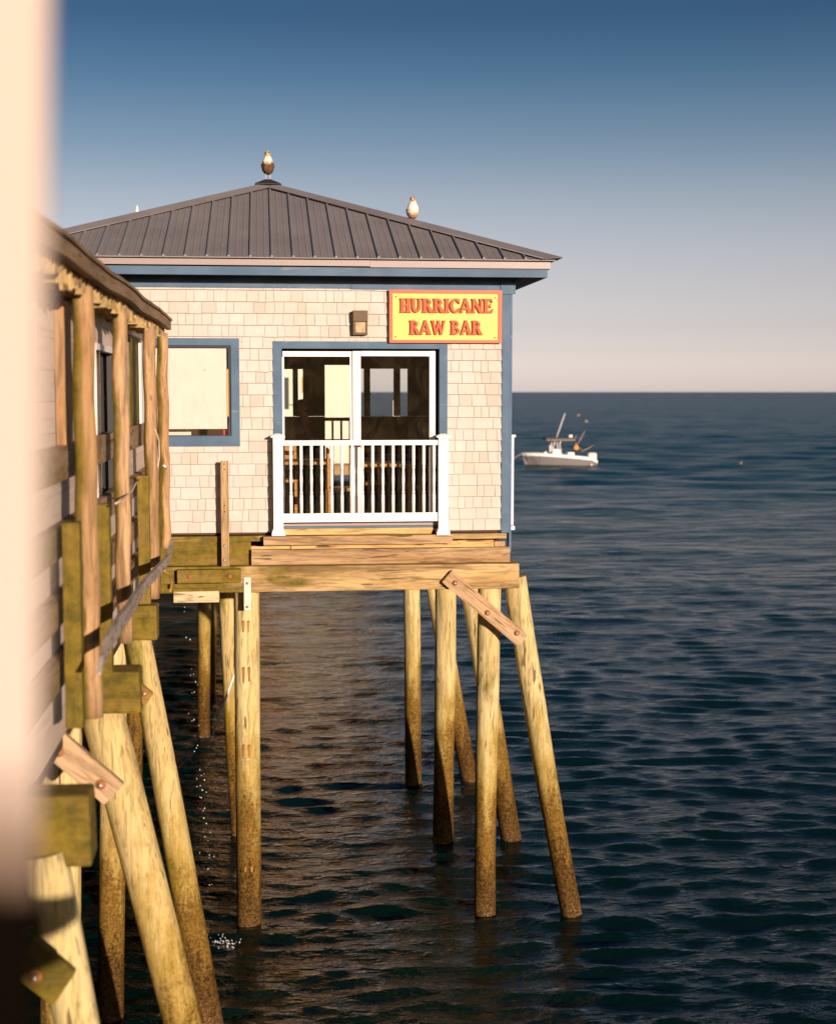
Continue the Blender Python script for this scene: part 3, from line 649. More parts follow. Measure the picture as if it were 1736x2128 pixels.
G = {
 'H': (.92, [stem(.08), stem(.57), [(.3, .43), (.62, .43), (.62, .58), (.3, .58)]]),
 'U': (.92, [[(0, 1), (.42, 1), (.35, .88), (.35, .38), (.08, .38), (.08, .88)], [(.54, 1), (.90, 1), (.84, .88), (.84, .38), (.61, .38), (.61, .88)], arc(.46, .40, .38, .40, 180, 360, .27, .17)]),
 'R': (.92, [stem(.08), arc(.34, .73, .43, .27, 90, -90, .25, .13), [(.3, 1), (.36, 1), (.36, .87), (.3, .87)], [(.3, .46), (.4, .46), (.4, .59), (.3, .59)], [(.38, .52), (.62, .50), (.97, .06), (.98, 0), (.62, 0)]]),
 'I': (.44, [stem(.08)]),
 'C': (.86, [arc(.50, .5, .47, .52, 38, 322, .27, .15, 24), [(.84, 1.0), (.86, .64), (.78, .66), (.70, .82), (.76, .93)], [(.80, .34), (.89, .34), (.86, .1), (.74, .16)]]),
 'A': (.98, [[(-.04, 0), (.26, 0), (.22, .1), (.50, .84), (.40, 1), (.04, .1)], [(.58, 1.02), (.36, 1.02), (.64, .12), (.58, 0), (1.04, 0), (.94, .12)], [(.24, .22), (.68, .22), (.64, .36), (.28, .36)]]),
 'N': (.98, [stem(.06, .20), stem(.70, .20), [(-.02, 1), (.30, 1), (.90, .1), (.90, 0), (.66, 0), (.08, .86)]]),
 'E': (.78, [stem(.08), [(.3, 1), (.76, 1), (.78, .74), (.70, .74), (.62, .86), (.3, .86)], [(.3, .57), (.54, .57), (.62, .66), (.64, .36), (.54, .44), (.3, .44)], [(.3, .0), (.76, 0), (.86, .30), (.76, .28), (.64, .14), (.3, .14)]]),
 'W': (1.28, [[(-.04, 1), (.34, 1), (.30, .9), (.46, .28), (.40, 0), (.32, 0), (.06, .9)], [(.40, 0), (.34, .1), (.58, .92), (.70, .80), (.52, 0)], [(.52, 1), (.82, 1), (.78, .9), (.96, .28), (.90, 0), (.80, 0), (.56, .9)], [(.88, 0), (.84, .1), (1.06, .9), (1.02, 1), (1.32, 1), (1.22, .9), (.98, 0)]]),
 'B': (.88, [stem(.08), arc(.34, .755, .40, .245, 90, -90, .24, .12), arc(.36, .27, .48, .27, 90, -90, .26, .13), [(.3, 1), (.36, 1), (.36, .88), (.3, .88)], [(.3, .51), (.38, .51), (.38, .63), (.3, .63)], [(.3, 0), (.38, 0), (.38, .13), (.3, .13)]]),
}
def word(txt, x0, x1, ytop, ybot):
    zt = Zf((x0 + x1) / 2, ytop, YS); zb = Zf((x0 + x1) / 2, ybot, YS); hh = zt - zb; X0, X1 = Xf(x0, ytop, YS), Xf(x1, ytop, YS)
    adv = [.42 if ch == ' ' else G[ch][0] + .015 for ch in txt]; k = (X1 - X0) / (sum(adv) * hh); X_ = X0
    for ch, ad in zip(txt, adv):
        if ch != ' ':
            b = MB()
            for j, poly in enumerate(G[ch][1]):
                b.prism([(X_ + px * hh * k, YS - .018 - .0004 * j, zb + pz * hh) for px, pz in poly], (0, .036 + .0004 * j, 0))
            b.build('letter', 'sign_letter', sign)
        X_ += ad * hh * k
word('HURRICANE', 830, 1023, 620, 649.5); word('RAW BAR', 850, 1001, 665.5, 695)
# ------------------------------------------------------------------ wall lamp
YL = YF - .13
wl = empty('wall_lamp', PY(748, 695, YF), 'unlit brown outdoor lamp box on the shingles between door and sign', 'lamp')
b = fbox(MB(), 733, 644.5, 764, 668, YL, .118, .006); fbox(b, 733.5, 668.3, 737, 695, YL + .012, .105, .003); fbox(b, 759.5, 668.3, 763.5, 695, YL + .012, .105, .003); fbox(b, 737.3, 691.5, 759.3, 695, YL + .012, .105, .002); b.build('housing', 'light_body', wl)
t = NT('lamp_lens'); v = t.coords((1, 1, 1)); t.set(t.ramp(t.noise(v, 14, 5), [(.35, (.22, .14, .05)), (.65, (.40, .30, .13))]), .35)
fbox(MB(), 737.3, 668.5, 759.3, 691.2, YL + .006, .09, .006).build('diffuser', 'lamp_lens', wl)
# ------------------------------------------------------------------ interior
def table(x, y, name_lab, w=.75):
    t_ = empty('dining_table', (x, y, ZFL - .02), name_lab, 'table', 'tables inside the bar'); z = ZFL - .02
    MB().box(x - w / 2, x + w / 2, y - .38, y + .38, z + .72, z + .76, .005).build('tabletop', 'table_wood', t_)
    for sx_ in (-1, 1):
        for sy_ in (-1, 1): MB().box(x + sx_ * (w / 2 - .05) - .03, x + sx_ * (w / 2 - .05) + .03, y + sy_ * .32 - .03, y + sy_ * .32 + .03, z, z + .719).build('leg', 'table_wood', t_)
    return t_
def chair(x, y, rz, lab):
    t_ = empty('bar_chair', (x, y, ZFL - .02), lab, 'chair', 'chairs inside the bar'); z = ZFL - .02
    MB().box(x - .2, x + .2, y - .2, y + .2, z + .44, z + .48, .01).build('seat', 'table_wood', t_)
    for sx_ in (-1, 1):
        for sy_ in (-1, 1): MB().box(x + sx_ * .17 - .02, x + sx_ * .17 + .02, y + sy_ * .17 - .02, y + sy_ * .17 + .02, z, z + .439).build('leg', 'table_wood', t_)
        MB().box(x + sx_ * .17 - .018, x + sx_ * .17 + .018, y + .172, y + .198, z + .481, z + .95).build('back_upright', 'table_wood', t_)
    for q in range(3): MB().box(x - .15, x + .15, y + .175, y + .195, z + .58 + q * .13, z + .65 + q * .13).build('back_slat', 'table_wood', t_)
    t_.rotation_euler.z = rz; return t_
table(1.45, 17.55, 'orange wooden table just inside the right sliding glass'); table(.50, 18.2, 'wooden table inside the left glass by the seated person'); table(1.9, 19.6, 'wooden table deeper in the room behind the right glass')
chair(1.35, 18.3, 0, 'wooden chair behind the table at the right glass'); chair(.95, 17.2, R(90), 'wooden chair sideways just inside the centre of the sliding door'); chair(.25, 18.95, 0, 'wooden chair behind the table near the seated person'); chair(1.95, 17.4, R(-60), 'wooden chair turned towards the room by the right jamb')
# white napkin heap and bucket
bk = MB().lathe(PY(882, 905, 18.4), [(.05, -.02), (.07, .0), (.085, .17), (.08, .17), (.07, .02)], 14).build('metal_bucket', 'steel', None, PY(882, 905, 18.4)); tag(bk, 'small metal bucket with white napkins behind the right glass', 'bucket')
MB().box(Xf(862, 905, 18.4), Xf(900, 905, 18.4), 18.2, 18.65, Zf(882, 908, 18.4) - .02, Zf(882, 908, 18.4)).build('shelf', 'dark_wood', bar)
# rear deck railing seen through the windows (dark)
rr = empty('rear_deck_railing', (1, YB + 2.5, ZFL - .12), 'dark railing of the rear deck seen through the bar windows', 'railing')
YD = YB + 2.5; zt3 = Zf(750, 867, YD); zb3 = Zf(750, 912, YD)
MB().box(XL, XR, YD, YD + .05, zt3 - .06, zt3).build('top_rail', 'dark_wood', rr)
MB().box(XL, XR, YD, YD + .05, zb3 - .07, zb3 - .0).build('middle_rail', 'dark_wood', rr); MB().box(XL, XR, YD, YD + .05, ZFL - .05, ZFL + .02).build('bottom_rail', 'dark_wood', rr)
for i in range(38):
    xx = XL + .08 + i * .148; MB().box(xx - .018, xx + .018, YD + .006, YD + .044, ZFL + .021, zb3 - .071).build('baluster', 'dark_wood', rr)
for i in range(38):
    xx = XL + .08 + i * .148; MB().box(xx - .018, xx + .018, YD + .006, YD + .044, zb3 + .001, zt3 - .061).build('baluster', 'dark_wood', rr)
wp = MB(); p0 = PY(959 * .851, 1045 * .851, YD - .4); p1 = PY(976.5 * .851, 1045 * .851, YD - .4); z1_ = Zf(820, 963 * .851, YD - .4)
wp.prism([(p0.x, YD - .4, ZFL - .12), (p1.x, YD - .4, ZFL - .12), (p1.x, YD - .4, z1_), (p0.x, YD - .4, z1_ - .10)], (0, .09, 0))
o = wp.build('white_deck_post', 'white_paint', None, (p0.x, YD - .36, ZFL - .12)); tag(o, 'white slant-topped post on the rear deck seen through the right glass', 'post')
# ------------------------------------------------------------------ organic figures: capsules fused into one skin
def blob(name, els, mats, voxel, origin, parent=None, smooth=4, extra=None):
    bm = bmesh.new()
    for (p0, p1, r0, r1, mi) in els:
        p0, p1 = Vector(p0), Vector(p1); d = p1 - p0; n = max(2, int(d.length / (max(min(r0, r1), .004) * .8)) + 1); n = min(n, 40)
        for k in range(n + 1):
            t = k / n; r = r0 + (r1 - r0) * t; bmesh.ops.create_icosphere(bm, subdivisions=2, radius=r, matrix=Matrix.Translation(p0 + d * t))
    me = bpy.data.meshes.new(name + '_src'); bm.to_mesh(me); bm.free()
    tmp = bpy.data.objects.new('tmp', me); COL.objects.link(tmp)
    m = tmp.modifiers.new('r', 'REMESH'); m.mode = 'VOXEL'; m.voxel_size = voxel; m.use_smooth_shade = True
    s = tmp.modifiers.new('s', 'SMOOTH'); s.iterations = smooth; s.factor = .5
    dg = bpy.context.evaluated_depsgraph_get(); dg.update(); me2 = bpy.data.meshes.new_from_object(tmp.evaluated_get(dg))
    bpy.data.objects.remove(tmp); me2.name = name
    me2.materials.clear()
    for q in mats: me2.materials.append(MATS[q])
    nf = len(me2.polygons); c = np.zeros(nf * 3); me2.polygons.foreach_get('center', c); c = c.reshape(-1, 3); best = np.full(nf, 1e9); mi_ = np.zeros(nf, 'i')
    for (p0, p1, r0, r1, mi) in els:
        a = np.array(p0); d = np.array(p1) - a; L = d.dot(d) + 1e-12; t = np.clip((c - a) @ d / L, 0, 1); ds = np.linalg.norm(c - (a + t[:, None] * d), axis=1) - (r0 + (r1 - r0) * t)
        m_ = ds < best; best[m_] = ds[m_]; mi_[m_] = mi
    if extra: mi_ = extra(c, mi_)
    me2.polygons.foreach_set('material_index', mi_.astype('i')); me2.polygons.foreach_set('use_smooth', [True] * nf)
    me2.transform(Matrix.Translation(origin)); o = link_mesh(name, me2, parent, origin); return o
t = NT('gull_brown'); v = t.coords((1, 1, .5)); t.set(t.ramp(t.noise(v, 26, 5, .7), [(.35, (.04, .022, .010)), (.6, (.17, .09, .035))]), .8)
t = NT('gull_mottle'); v = t.coords((1, 1, .6)); t.set(t.ramp(t.noise(v, 34, 5, .7), [(.38, (.26, .13, .045)), (.6, (.62, .42, .25))]), .8)
plain('gull_white', (.82, .70, .58), .8); plain('gull_grey', (.14, .12, .10), .8); plain('gull_beak', (.035, .025, .02), .4); plain('gull_leg', (.62, .46, .42), .5)
def gull(origin, name_lab, standing, sc, mats, wt=.165):
    L = .075 if standing else .035
    z = L
    els = [((0, .03, z + .090), (0, -.005, z + .140), .090, .086, 0), ((0, .05, z + .070), (0, .01, z + .09), .078, .084, 0), ((0, -.005, z + .160), (0, -.012, z + .215), .074, .050, 2), ((0, -.012, z + .215), (0, -.015, z + .272), .046, .037, 2),
           ((0, -.018, z + .282), (-.010, -.026, z + .280), .039, .034, 2), ((-.014, -.030, z + .286), (-.040, -.058, z + .272), .017, .0075, 4), ((-.040, -.058, z + .272), (-.052, -.072, z + .262), .008, .005, 4),
           ((-.070, .02, z + .12), (-.060, .11, z + .07), .030, .018, 3), ((.070, .02, z + .12), (.060, .11, z + .07), .030, .018, 3), ((-.04, .12, z + .06), (-.02, .24, z + .045), .024, .010, 3), ((.04, .12, z + .06), (.02, .24, z + .045), .024, .010, 3), ((0, .12, z + .06), (0, .26, z + .04), .03, .012, 3),
           ((-.020, -.056, z + .288), (-.021, -.057, z + .288), .0065, .0065, 4), ((.014, -.057, z + .290), (.015, -.058, z + .290), .0085, .0085, 4)]
    for s in (-1, 1):
        els += [((s * .028, .02, z + .03), (s * .03, .012, z - .0), .018, .008, 1), ((s * .03, .012, z), (s * .03, .012, .008), .0062, .0058, 5), ((s * .03, .012, .008), (s * .045, -.03, .004), .006, .005, 5), ((s * .03, .012, .008), (s * .022, -.032, .004), .006, .005, 5), ((s * .03, .012, .008), (s * .033, .03, .004), .005, .005, 5)]
    els = [(tuple(k * sc for k in a), tuple(k * sc for k in b_), r0 * sc, r1 * sc, m) for a, b_, r0, r1, m in els]
    def extra(c, mi):
        body = (mi == 0) | (mi == 1) | (mi == 2); zz = c[:, 2] / sc - L; zz = zz - .30 * np.abs(c[:, 0] / sc) + .012 + np.array([mnoise.noise(Vector(q) * 45) for q in c]) * .022
        out = mi.copy(); out[body & (zz < .165)] = 0; out[body & (zz < mats)] = 1; out[body & (zz >= wt)] = 2; out[(mi == 2) & (zz > .245)] = 0
        return out
    o = blob('gull', els, ['gull_mottle', 'gull_brown', 'gull_white', 'gull_grey', 'gull_beak', 'gull_leg'], .0038 * sc, origin, smooth=3, extra=extra)
    return tag(o, name_lab, 'gull')
o = gull(Vector((XC - .0, YC - .02, zc + .029)), 'brown speckled young gull standing on the dark cap at the roof peak', True, .93, .135)
tt = None
best = 1e9
for i in range(200):
    t_ = i / 199; P = roof_side(0, None); hp = P((HALF) * (1 - t_), HALF * t_, .052); d = hp - CAM
    xx = 868 + FPX * d.dot(RT) / d.dot(FW)
    if abs(xx - 858) < best: best = abs(xx - 858); tt = hp
gull(tt + Vector((0, 0, -.028)), 'paler gull resting on the right slope of the roof ridge', False, .84, .02, .085)
# ------------------------------------------------------------------ people
plain('skin', (.50, .28, .17), .55); plain('shirt_red', (.10, .012, .012), .85); plain('trousers_dark', (.02, .02, .03), .85); plain('cap_grey', (.06, .045, .035), .8); plain('jacket_orange', (.75, .33, .05), .8); plain('hair_brown', (.03, .018, .010), .8)
def hand(w, d, s, mi=0):
    """five fingers off the wrist w pointing along d, thumb towards s"""
    w, d, s = Vector(w), Vector(d).normalized(), Vector(s).normalized(); n = d.cross(s).normalized(); out = [(w, w + d * .06, .026, .030, mi), (w + d * .05 - s * .02, w + d * .06 + s * .02, .018, .018, mi)]
    for i, L in enumerate((.075, .085, .08, .062)):
        b0 = w + d * .085 + s * (.030 - .02 * i); m = b0 + d * L * .5 - n * .008; e = m + d * L * .4 - n * .03; out += [(b0, m, .009, .0085, mi), (m, e, .0085, .0075, mi)]
    tb = w + d * .03 + s * .03; m = tb + (d + s * .9).normalized() * .045; out += [(tb, m, .012, .010, mi), (m, m + (d * 1.2 + s * .2).normalized() * .03, .010, .008, mi)]
    return [(tuple(a), tuple(b_), r0, r1, m_) for a, b_, r0, r1, m_ in out]
def face(c, f, side):
    """head at c looking along f"""
    c, f = Vector(c), Vector(f).normalized(); sd = Vector(side).normalized(); u = Vector((0, 0, 1))
    e = [(c - f * .012 + u * .035, c + f * .01 + u * .02, .085, .080, 0), (c + f * .015 - u * .04, c + f * .035 - u * .075, .062, .045, 0), (c + f * .085 + u * .0, c + f * .103 - u * .03, .011, .016, 0), (c + f * .085 - u * .062 - sd * .02, c + f * .085 - u * .062 + sd * .02, .008, .008, 0)]
    for s in (-1, 1): e += [(c + sd * s * .078 + u * .015, c + sd * s * .080 - u * .02, .016, .011, 0), (c + f * .078 + sd * s * .032 + u * .012, c + f * .079 + sd * s * .03 + u * .012, .012, .012, 3)]
    return [(tuple(a), tuple(b_), r0, r1, m_) for a, b_, r0, r1, m_ in e]
# seated guest behind the left glass, facing left (-x)
gx = Xf(622, 850, 21.2); gp = Vector((gx + .10, 21.2, ZFL + .0)); HG = Zf(620, 848, 21.2) - gp.z
els = face((-.06, 0, HG), (-1, -.1, -.12), (0, 1, 0))
els += [((0, 0, HG - .26), (-.03, 0, HG - .10), .062, .052, 0), ((.03, 0, HG - .62), (.02, 0, HG - .34), .135, .125, 1), ((.02, -.15, HG - .30), (.02, .15, HG - .30), .065, .065, 1), ((.04, 0, HG - .75), (.04, 0, HG - .62), .15, .14, 1)]
for s in (-1, 1):
    els += [((.02, s * .19, HG - .31), (-.06, s * .23, HG - .58), .052, .042, 1), ((-.06, s * .23, HG - .58), (-.30, s * .17, HG - .66), .040, .029, 1), ((.05, s * .09, HG - .80), (-.38, s * .12, HG - .82), .085, .062, 2), ((-.38, s * .12, HG - .82), (-.34, s * .12, .10), .058, .040, 2), ((-.34, s * .12, .06), (-.48, s * .12, .045), .042, .036, 2)]
    els += hand((-.31, s * .17, HG - .66), (-1, 0, -.15), (0, -s, .4))
guest = blob('person', els, ['skin', 'shirt_red', 'trousers_dark', 'hair_brown'], .0075, gp); tag(guest, 'person in dark red top and grey cap seated behind the left glass', 'person')
cp = MB(); c0 = gp + Vector((-.06, 0, HG)); cp.lathe(c0 + Vector((.01, 0, .045)), [(.098, 0), (.098, .03), (.085, .065), (.05, .085), (.0, .09)], 20); cp.box(c0.x - .19, c0.x - .07, c0.y - .07, c0.y + .07, c0.z + .043, c0.z + .055, .004); cp.build('cap', 'cap_grey', guest)
stl = MB(); zz = gp.z + HG - .90; stl.box(gp.x - .2, gp.x + .22, gp.y - .22, gp.y + .22, zz - .05, zz, .01)
for sx_ in (-1, 1):
    for sy_ in (-1, 1): stl.box(gp.x + sx_ * .18 - .02, gp.x + sx_ * .18 + .02, gp.y + sy_ * .18 - .02, gp.y + sy_ * .18 + .02, ZFL - .02, zz - .051)
tag(stl.build('stool', 'dark_wood', None, (gp.x, gp.y, ZFL - .02)), 'dark stool under the seated person in the bar', 'stool')
# ------------------------------------------------------------------ piles
def pile(name_lab, top, bot, r0, r1, mat='pile_wood', group='timber piles under the bar', lump=.07, n=26, notch=False):
    top, bot = Vector(top), Vector(bot); d = (bot - top); b2 = bot + d.normalized() * 1.2; pts = []; rad = []
    side = Vector((random.uniform(-1, 1), random.uniform(-1, 1), 0)) * (0 if lump < .03 else 1)
    for k in range(n + 1):
        t = k / n; p = top.lerp(b2, t); p = p + side * .020 * math.sin(t * 5 + side.x * 3); pts.append(p); rad.append(r0 + (r1 - r0) * t)
    o = MB().tube(pts, rad, 22, lump).build('timber_pile', mat, None, (b2.x, b2.y, 0)); return tag(o, name_lab, 'pile', group)
def pz(x, y): return PZ(x, y, 0)
def vpile(lab, xt, yt, wt, xb, yb, wb, mat='pile_wood', Yt=None, group='timber piles under the bar', lump=.07):
    b_ = pz(xb, yb); Yt = Yt if Yt is not None else b_.y; t_ = PY(xt, yt, Yt); t_.z += .15
    return pile(lab, t_, b_, wt / FPX * Yt / 2, wb / FPX * b_.y / 2, mat, group, lump)
gp_ = vpile('thick pale pile with rust streaks under the metal strap', 512, 1237, 53, 517.5, 1918, 51, Yt=YF + .08, lump=.015)
vpile('slender pale pile at the back, second pile right of the open water gap', 853, 1229, 34, 860, 1626, 34)
vpile('upright pale pile left of the corner pair, stained brown below', 923.5, 1230, 45, 922.5, 1743, 43)
vpile('front corner pile, upright, crossed by the diagonal brace', 1014, 1229, 49, 1008.5, 1899, 44, Yt=YF + .06)
vpile('front corner pile leaning outwards to the right at the end of the brace', 1067, 1225, 49, 1186, 1900, 45, Yt=YF + .02)
vpile('slender pile leaning right between the upright piles, farthest back', 899, 1229, 36, 976, 1619, 36)
vpile('leaning pile behind the front corner pile, brown stained', 974, 1229, 42, 1062, 1743, 44)
vpile('thin leaning pile half hidden behind the thick rust-streaked pile', 468, 1236, 34, 492, 1735, 18, mat='pile_green')
vpile('dark shaded pile standing under the bar at the left', 424, 1240, 27, 424.5, 1532, 24, mat='pile_green')
vpile('narrow shaded pile just right of the dark shaded pile', 441, 1240, 20, 441, 1440, 16, mat='pile_green')
# rust nails + streaks on the thick pile
t = NT('rust_streak'); t.set(t.ramp(t.noise(t.coords((1, 1, .2)), 30, 5), [(.3, (.20, .07, .01)), (.7, (.44, .24, .07))]), .9)
b = MB(); b2 = MB()
def on_pile(x, y, push=.0):
    f = (y - 1237) / (1918 - 1237); cx_ = 512 + 5.5 * f; p = PY(x, y, YF); cz = PY(cx_, y, YF + .08 - .0 * f); rr_ = .147
    top = PY(512, 1237, YF + .08); bt = pz(517.5, 1918); yc_ = top.y + (bt.y - top.y) * f; dx = p.x - cz.x; return Vector((p.x, yc_ - math.sqrt(max(rr_ ** 2 - dx * dx, 0)) - .004 - push, p.z))
for (x, y, ln) in ((505.5, 1289, 22), (516, 1289, 22), (506.5, 1385, 30), (517.5, 1385, 28), (506.5, 1545, 26), (518, 1545, 24), (519, 1717, 8), (510, 1796, 10), (523, 1796, 10)):
    p = on_pile(x, y); q = on_pile(x + .5, y + ln); b.lathe(p, [(0, -.008), (.012, -.007), (.014, .02)], 8, 'y')
    b2.prism([p + Vector((-.015, -.006, 0)), p + Vector((.015, -.006, 0)), q + Vector((.008, -.006, 0)), q + Vector((-.008, -.006, 0))], (0, .03, 0))
b.build('nail_heads', 'rust', gp_); b2.build('rust_streaks', 'rust_streak', gp_)
for (x, y) in ((512.5, 1416), (516, 1573)): p = on_pile(x, y); MB().box(p.x - .025, p.x + .02, p.y - .01, p.y + .02, p.z - .008, p.z + .008).build('staple', 'steel', gp_)
pipe = MB().tube([PY(486.5, 1402, 17.6), PY(464, 1465, 17.6), PY(442.5, 1526, 17.6)], .013, 8).build('hanging_pipe', 'white_paint', None, PY(486, 1402, 17.6)); tag(pipe, 'thin white pipe dangling aslant left of the rust-streaked pile', 'pipe')
# diagonal plank at the corner
def plank(lab, quad, Y, th, mat, bolts, name='brace_plank', cat='brace', br=.034):
    b = MB(); pts = [PY(x, y, Y) for x, y in quad]; c = sum(pts, Vector()) / 4
    b.prism(pts, (0, th, 0)); es = [e for e in b.bm.edges]; bmesh.ops.bevel(b.bm, geom=es, offset=.006, segments=2, affect='EDGES')
    o = b.build(name, mat, None, c); tag(o, lab, cat)
    for (x, y) in bolts:
        p = PY(x, y, Y); MB().lathe(p, [(0, -.004), (br, -.004), (br, .004)], 16, 'y').build('washer', 'rust', o); MB().lathe(p, [(0, -.024), (br * .5, -.022), (br * .55, -.0045)], 6, 'y').build('bolt', 'steel', o)
    return o
plank('weathered plank bolted diagonally across the corner piles and girder', ((939.5, 1185), (1096, 1319.5), (1075.5, 1344), (918, 1210)), YF - .30, .07, 'brace_wood', ((944.6, 1211), (1012, 1273), (1073, 1315)))
# ------------------------------------------------------------------ the wharf shed on the left
XP = -1.0
wh = empty('wharf_building', (-3.5, 10, 4.0), 'long weathered wharf shed on the left with round posts and mossy boards', 'building')
def Yx(x, X=XP): return PX(x, 900, X).y
XW = -1.26
Y0W, Y1W = 3.2, Yx(352, XP) + .05
ZE = PX(348, 666, XP).z; print('eave z', ZE - H, 'Y1W', Y1W)
def whole(x0, x1, y0, y1, X=XW):
    """opening on the wall plane from view rect"""
    return (PX(x0, (y0 + y1) / 2, X).y, PX(x1, (y0 + y1) / 2, X).y, PX((x0 + x1) / 2, y1, X).z, PX((x0 + x1) / 2, y0, X).z)
W1 = whole(196, 236, 718, 1030); W2 = whole(268, 299, 690, 884)
t = NT('wharf_board'); v = t.coords((1, .12, 1), vary=False); g = t.n('ShaderNodeNewGeometry')
c = t.ramp(g.outputs['Random Per Island'], [(0, (.54, .43, .34)), (1, (.66, .54, .45))]); c = t.mix(t.ramp(t.noise(v, 12, 5, .7), [(.5, 0.0), (.75, .6)]), c, (.26, .17, .10)); t.set(c, .8)
b = MB(); z = H - 2.15
while z < ZE + .02:
    for r in rects_minus((Y0W, Y1W, z, min(z + .19, ZE + .02)), [W1, W2]): b.box(XW - .03, XW - (0 if int((z - H) * 10) % 2 else .004), r[0], r[1], r[2], r[3] - .004)
    z += .19
b.build('wall', 'wharf_board', wh)
MB().box(-8, XW - .25, Y0W, Y1W, H - 2.1, ZE).build('inner_wall', 'interior_paint', wh)
# windows in the shed
b = MB(); w_ = .045
def wfr(W, mb):
    mb.box(XW - .04, XW + .03, W[0], W[0] + w_, W[2], W[3], .002); mb.box(XW - .04, XW + .03, W[1] - w_, W[1], W[2], W[3], .002); mb.box(XW - .04, XW + .028, W[0] + w_, W[1] - w_, W[3] - w_, W[3], .002); mb.box(XW - .04, XW + .028, W[0] + w_, W[1] - w_, W[2], W[2] + w_, .002)
    mb.box(XW - .035, XW + .01, (W[0] + W[1]) / 2 - .015, (W[0] + W[1]) / 2 + .015, W[2] + w_, W[3] - w_)
wn1 = MB().box(XW - .04, XW + .02, W1[0], W1[0] + .035, W1[2], W1[3], .002).box(XW - .04, XW + .022, W1[0] + .035, W1[1], W1[3] - .05, W1[3], .002).build('window', 'white_paint', wh)
MB().box(XW - .04, XW + .015, W1[1] - .10, W1[1], W1[2], W1[3] - .05).build('dark_sash', 'rubber_dark', wn1)
MB().box(XW - .04, XW - .005, W1[0] + .45, W1[0] + .50, W1[2], W1[3] - .05).build('mullion', 'steel', wn1)
MB().box(XW - .06, XW - .054, W1[0] + .035, W1[1] - .1, W1[2], W1[3] - .05).build('pane', 'glass', wn1)
ysp = PX(287, 800, XW).y
wn2 = MB().box(XW - .02, XW + .03, ysp, W2[1], W2[2], W2[3] - .06, .002).box(XW - .02, XW + .05, W2[0] - .1, W2[1], W2[3] - .059, W2[3], .002).build('window', 'white_paint', wh)
MB().box(XW - .05, XW + .01, W2[0], ysp - .002, W2[2], W2[3] - .06).build('shutter_board', 'olive_board', wn2)
# horizontal stringers
for (ya, yb_) in ((885, 930), (990, 1030), (1079, 1118), (1160, 1200)):
    za_, zb_ = PX(284, ya, XW + .07).z, PX(284, yb_, XW + .07).z; MB().box(XW + .001, XW + .07, Y0W, Y1W, zb_, za_, .006, .004).build('stringer', 'stringer_wood', wh)
za_ = PX(284, 668, XW + .06).z; MB().box(XW + .001, XW + .05, Y0W, Y1W, za_ - .02, za_ + .09).build('stringer', 'stringer_wood', wh)
# posts (round) with their shorter boards
posts = [(177, 46, 575, 1490), (251.5, 31, 624, 1335), (313, 27, 655, 1243), (339.5, 23, 680, 1138)]
for (xc, w, yt, yb_) in posts:
    Yp = Yx(xc + w / 2); r = w / FPX * Yp / 2; X_ = PY(xc, 900, Yp).x; zt_ = ZE - .13; zb_ = PY(xc, yb_, Yp).z; n = 24
    pts = [Vector((X_ + .006 * math.sin(k * .9 + xc), Yp, zb_ + (zt_ - zb_) * k / n)) for k in range(n + 1)]
    MB().tube(pts, [r * (1.04 - .08 * k / n) for k in range(n + 1)], 18, .10).build('post', 'post_wood', wh)
for (x0, x1, yt, yb_, dx) in ((130, 166, 1087, 1515, -.03), (200, 229, 1048, 1400, -.05), (288, 312, 988, 1256, -.02), (327, 333, 1000, 1215, -.04)):
    Yp = Yx(x1, XP + dx) ; a, c = PY(x0, 1200, Yp).x, PY(x1, 1200, Yp).x
    MB().box(a, c, Yp, Yp + .12, PY(x0, yb_, Yp).z, PY(x0, yt, Yp).z, .006, .003).build('support_board', 'olive_board', wh)
Yp = Yx(152, XW + .06); MB().box(XW + .002, XW + .06, Yp - .33, Yp, PX(150, 930, XW + .06).z, ZE - .2, .004).build('casing_board', 'post_wood', wh)
b = MB().tube([PX(337, 966, XP + .1), PX(341, 968, XP + .12), PX(344, 972, XP + .12)], .014, 8).build('pipe_elbow', 'white_paint', wh)
for pts_ in (((240, 1046), (252, 1040), (262, 1030), (274, 1020), (282, 1004), (288, 996)), ((322, 892), (330, 915), (331, 950), (328, 968)), ((340, 1185), (352, 1195), (358, 1212), (354, 1228))):
    MB().tube([PX(x, y, XP + .0 if x < 300 else XP + .1) for x, y in pts_], .007, 6).build('cable', 'wharf_board' if pts_[0][0] < 330 else 'table_wood', wh)
# eave: fascia + roof + slats
n = 46; b = MB(); b2 = MB()
def bx_along(mb, X0, X1, f0, f1):
    prev = None
    for k in range(n + 1):
        y = Y0W + (Y1W - Y0W) * k / n; w0 = .010 * math.sin(y * 1.9) + .012 * mnoise.noise(Vector((y * 1.3, 0, 0))); za_, zb_ = f0 + w0, f1 + w0 * .7
        q = [mb.bm.verts.new(p) for p in ((X0, y, za_), (X1, y, za_), (X1, y, zb_), (X0, y, zb_))]
        if prev:
            for i in range(4): mb.bm.faces.new([prev[i], prev[(i + 1) % 4], q[(i + 1) % 4], q[i]])
        else: mb.bm.faces.new(q)
        prev = q
    mb.bm.faces.new(prev[::-1])
bx_along(b, XP - .02, XP + .03, ZE - .085, ZE); b.build('fascia', 'eave_wood', wh)
bx_along(b2, -6.0, XP + .045, ZE + .006, ZE + .03); b2.build('roof', 'eave_wood', wh)
for k in range(int((Y1W - Y0W) / .19)):
    y = Y0W + .05 + k * .19; mb = MB(); mb.box(XW + .02, XP - .03, y, y + .06, ZE - .175 + random.uniform(-.03, .03), ZE - .03, .004, .012, Matrix.Translation((XP, y, ZE)) @ Matrix.Rotation(random.uniform(.15, .5), 4, 'X') @ Matrix.Translation((-XP, -y, -ZE))); mb.build('rafter_tail', 'slat_wood', wh)
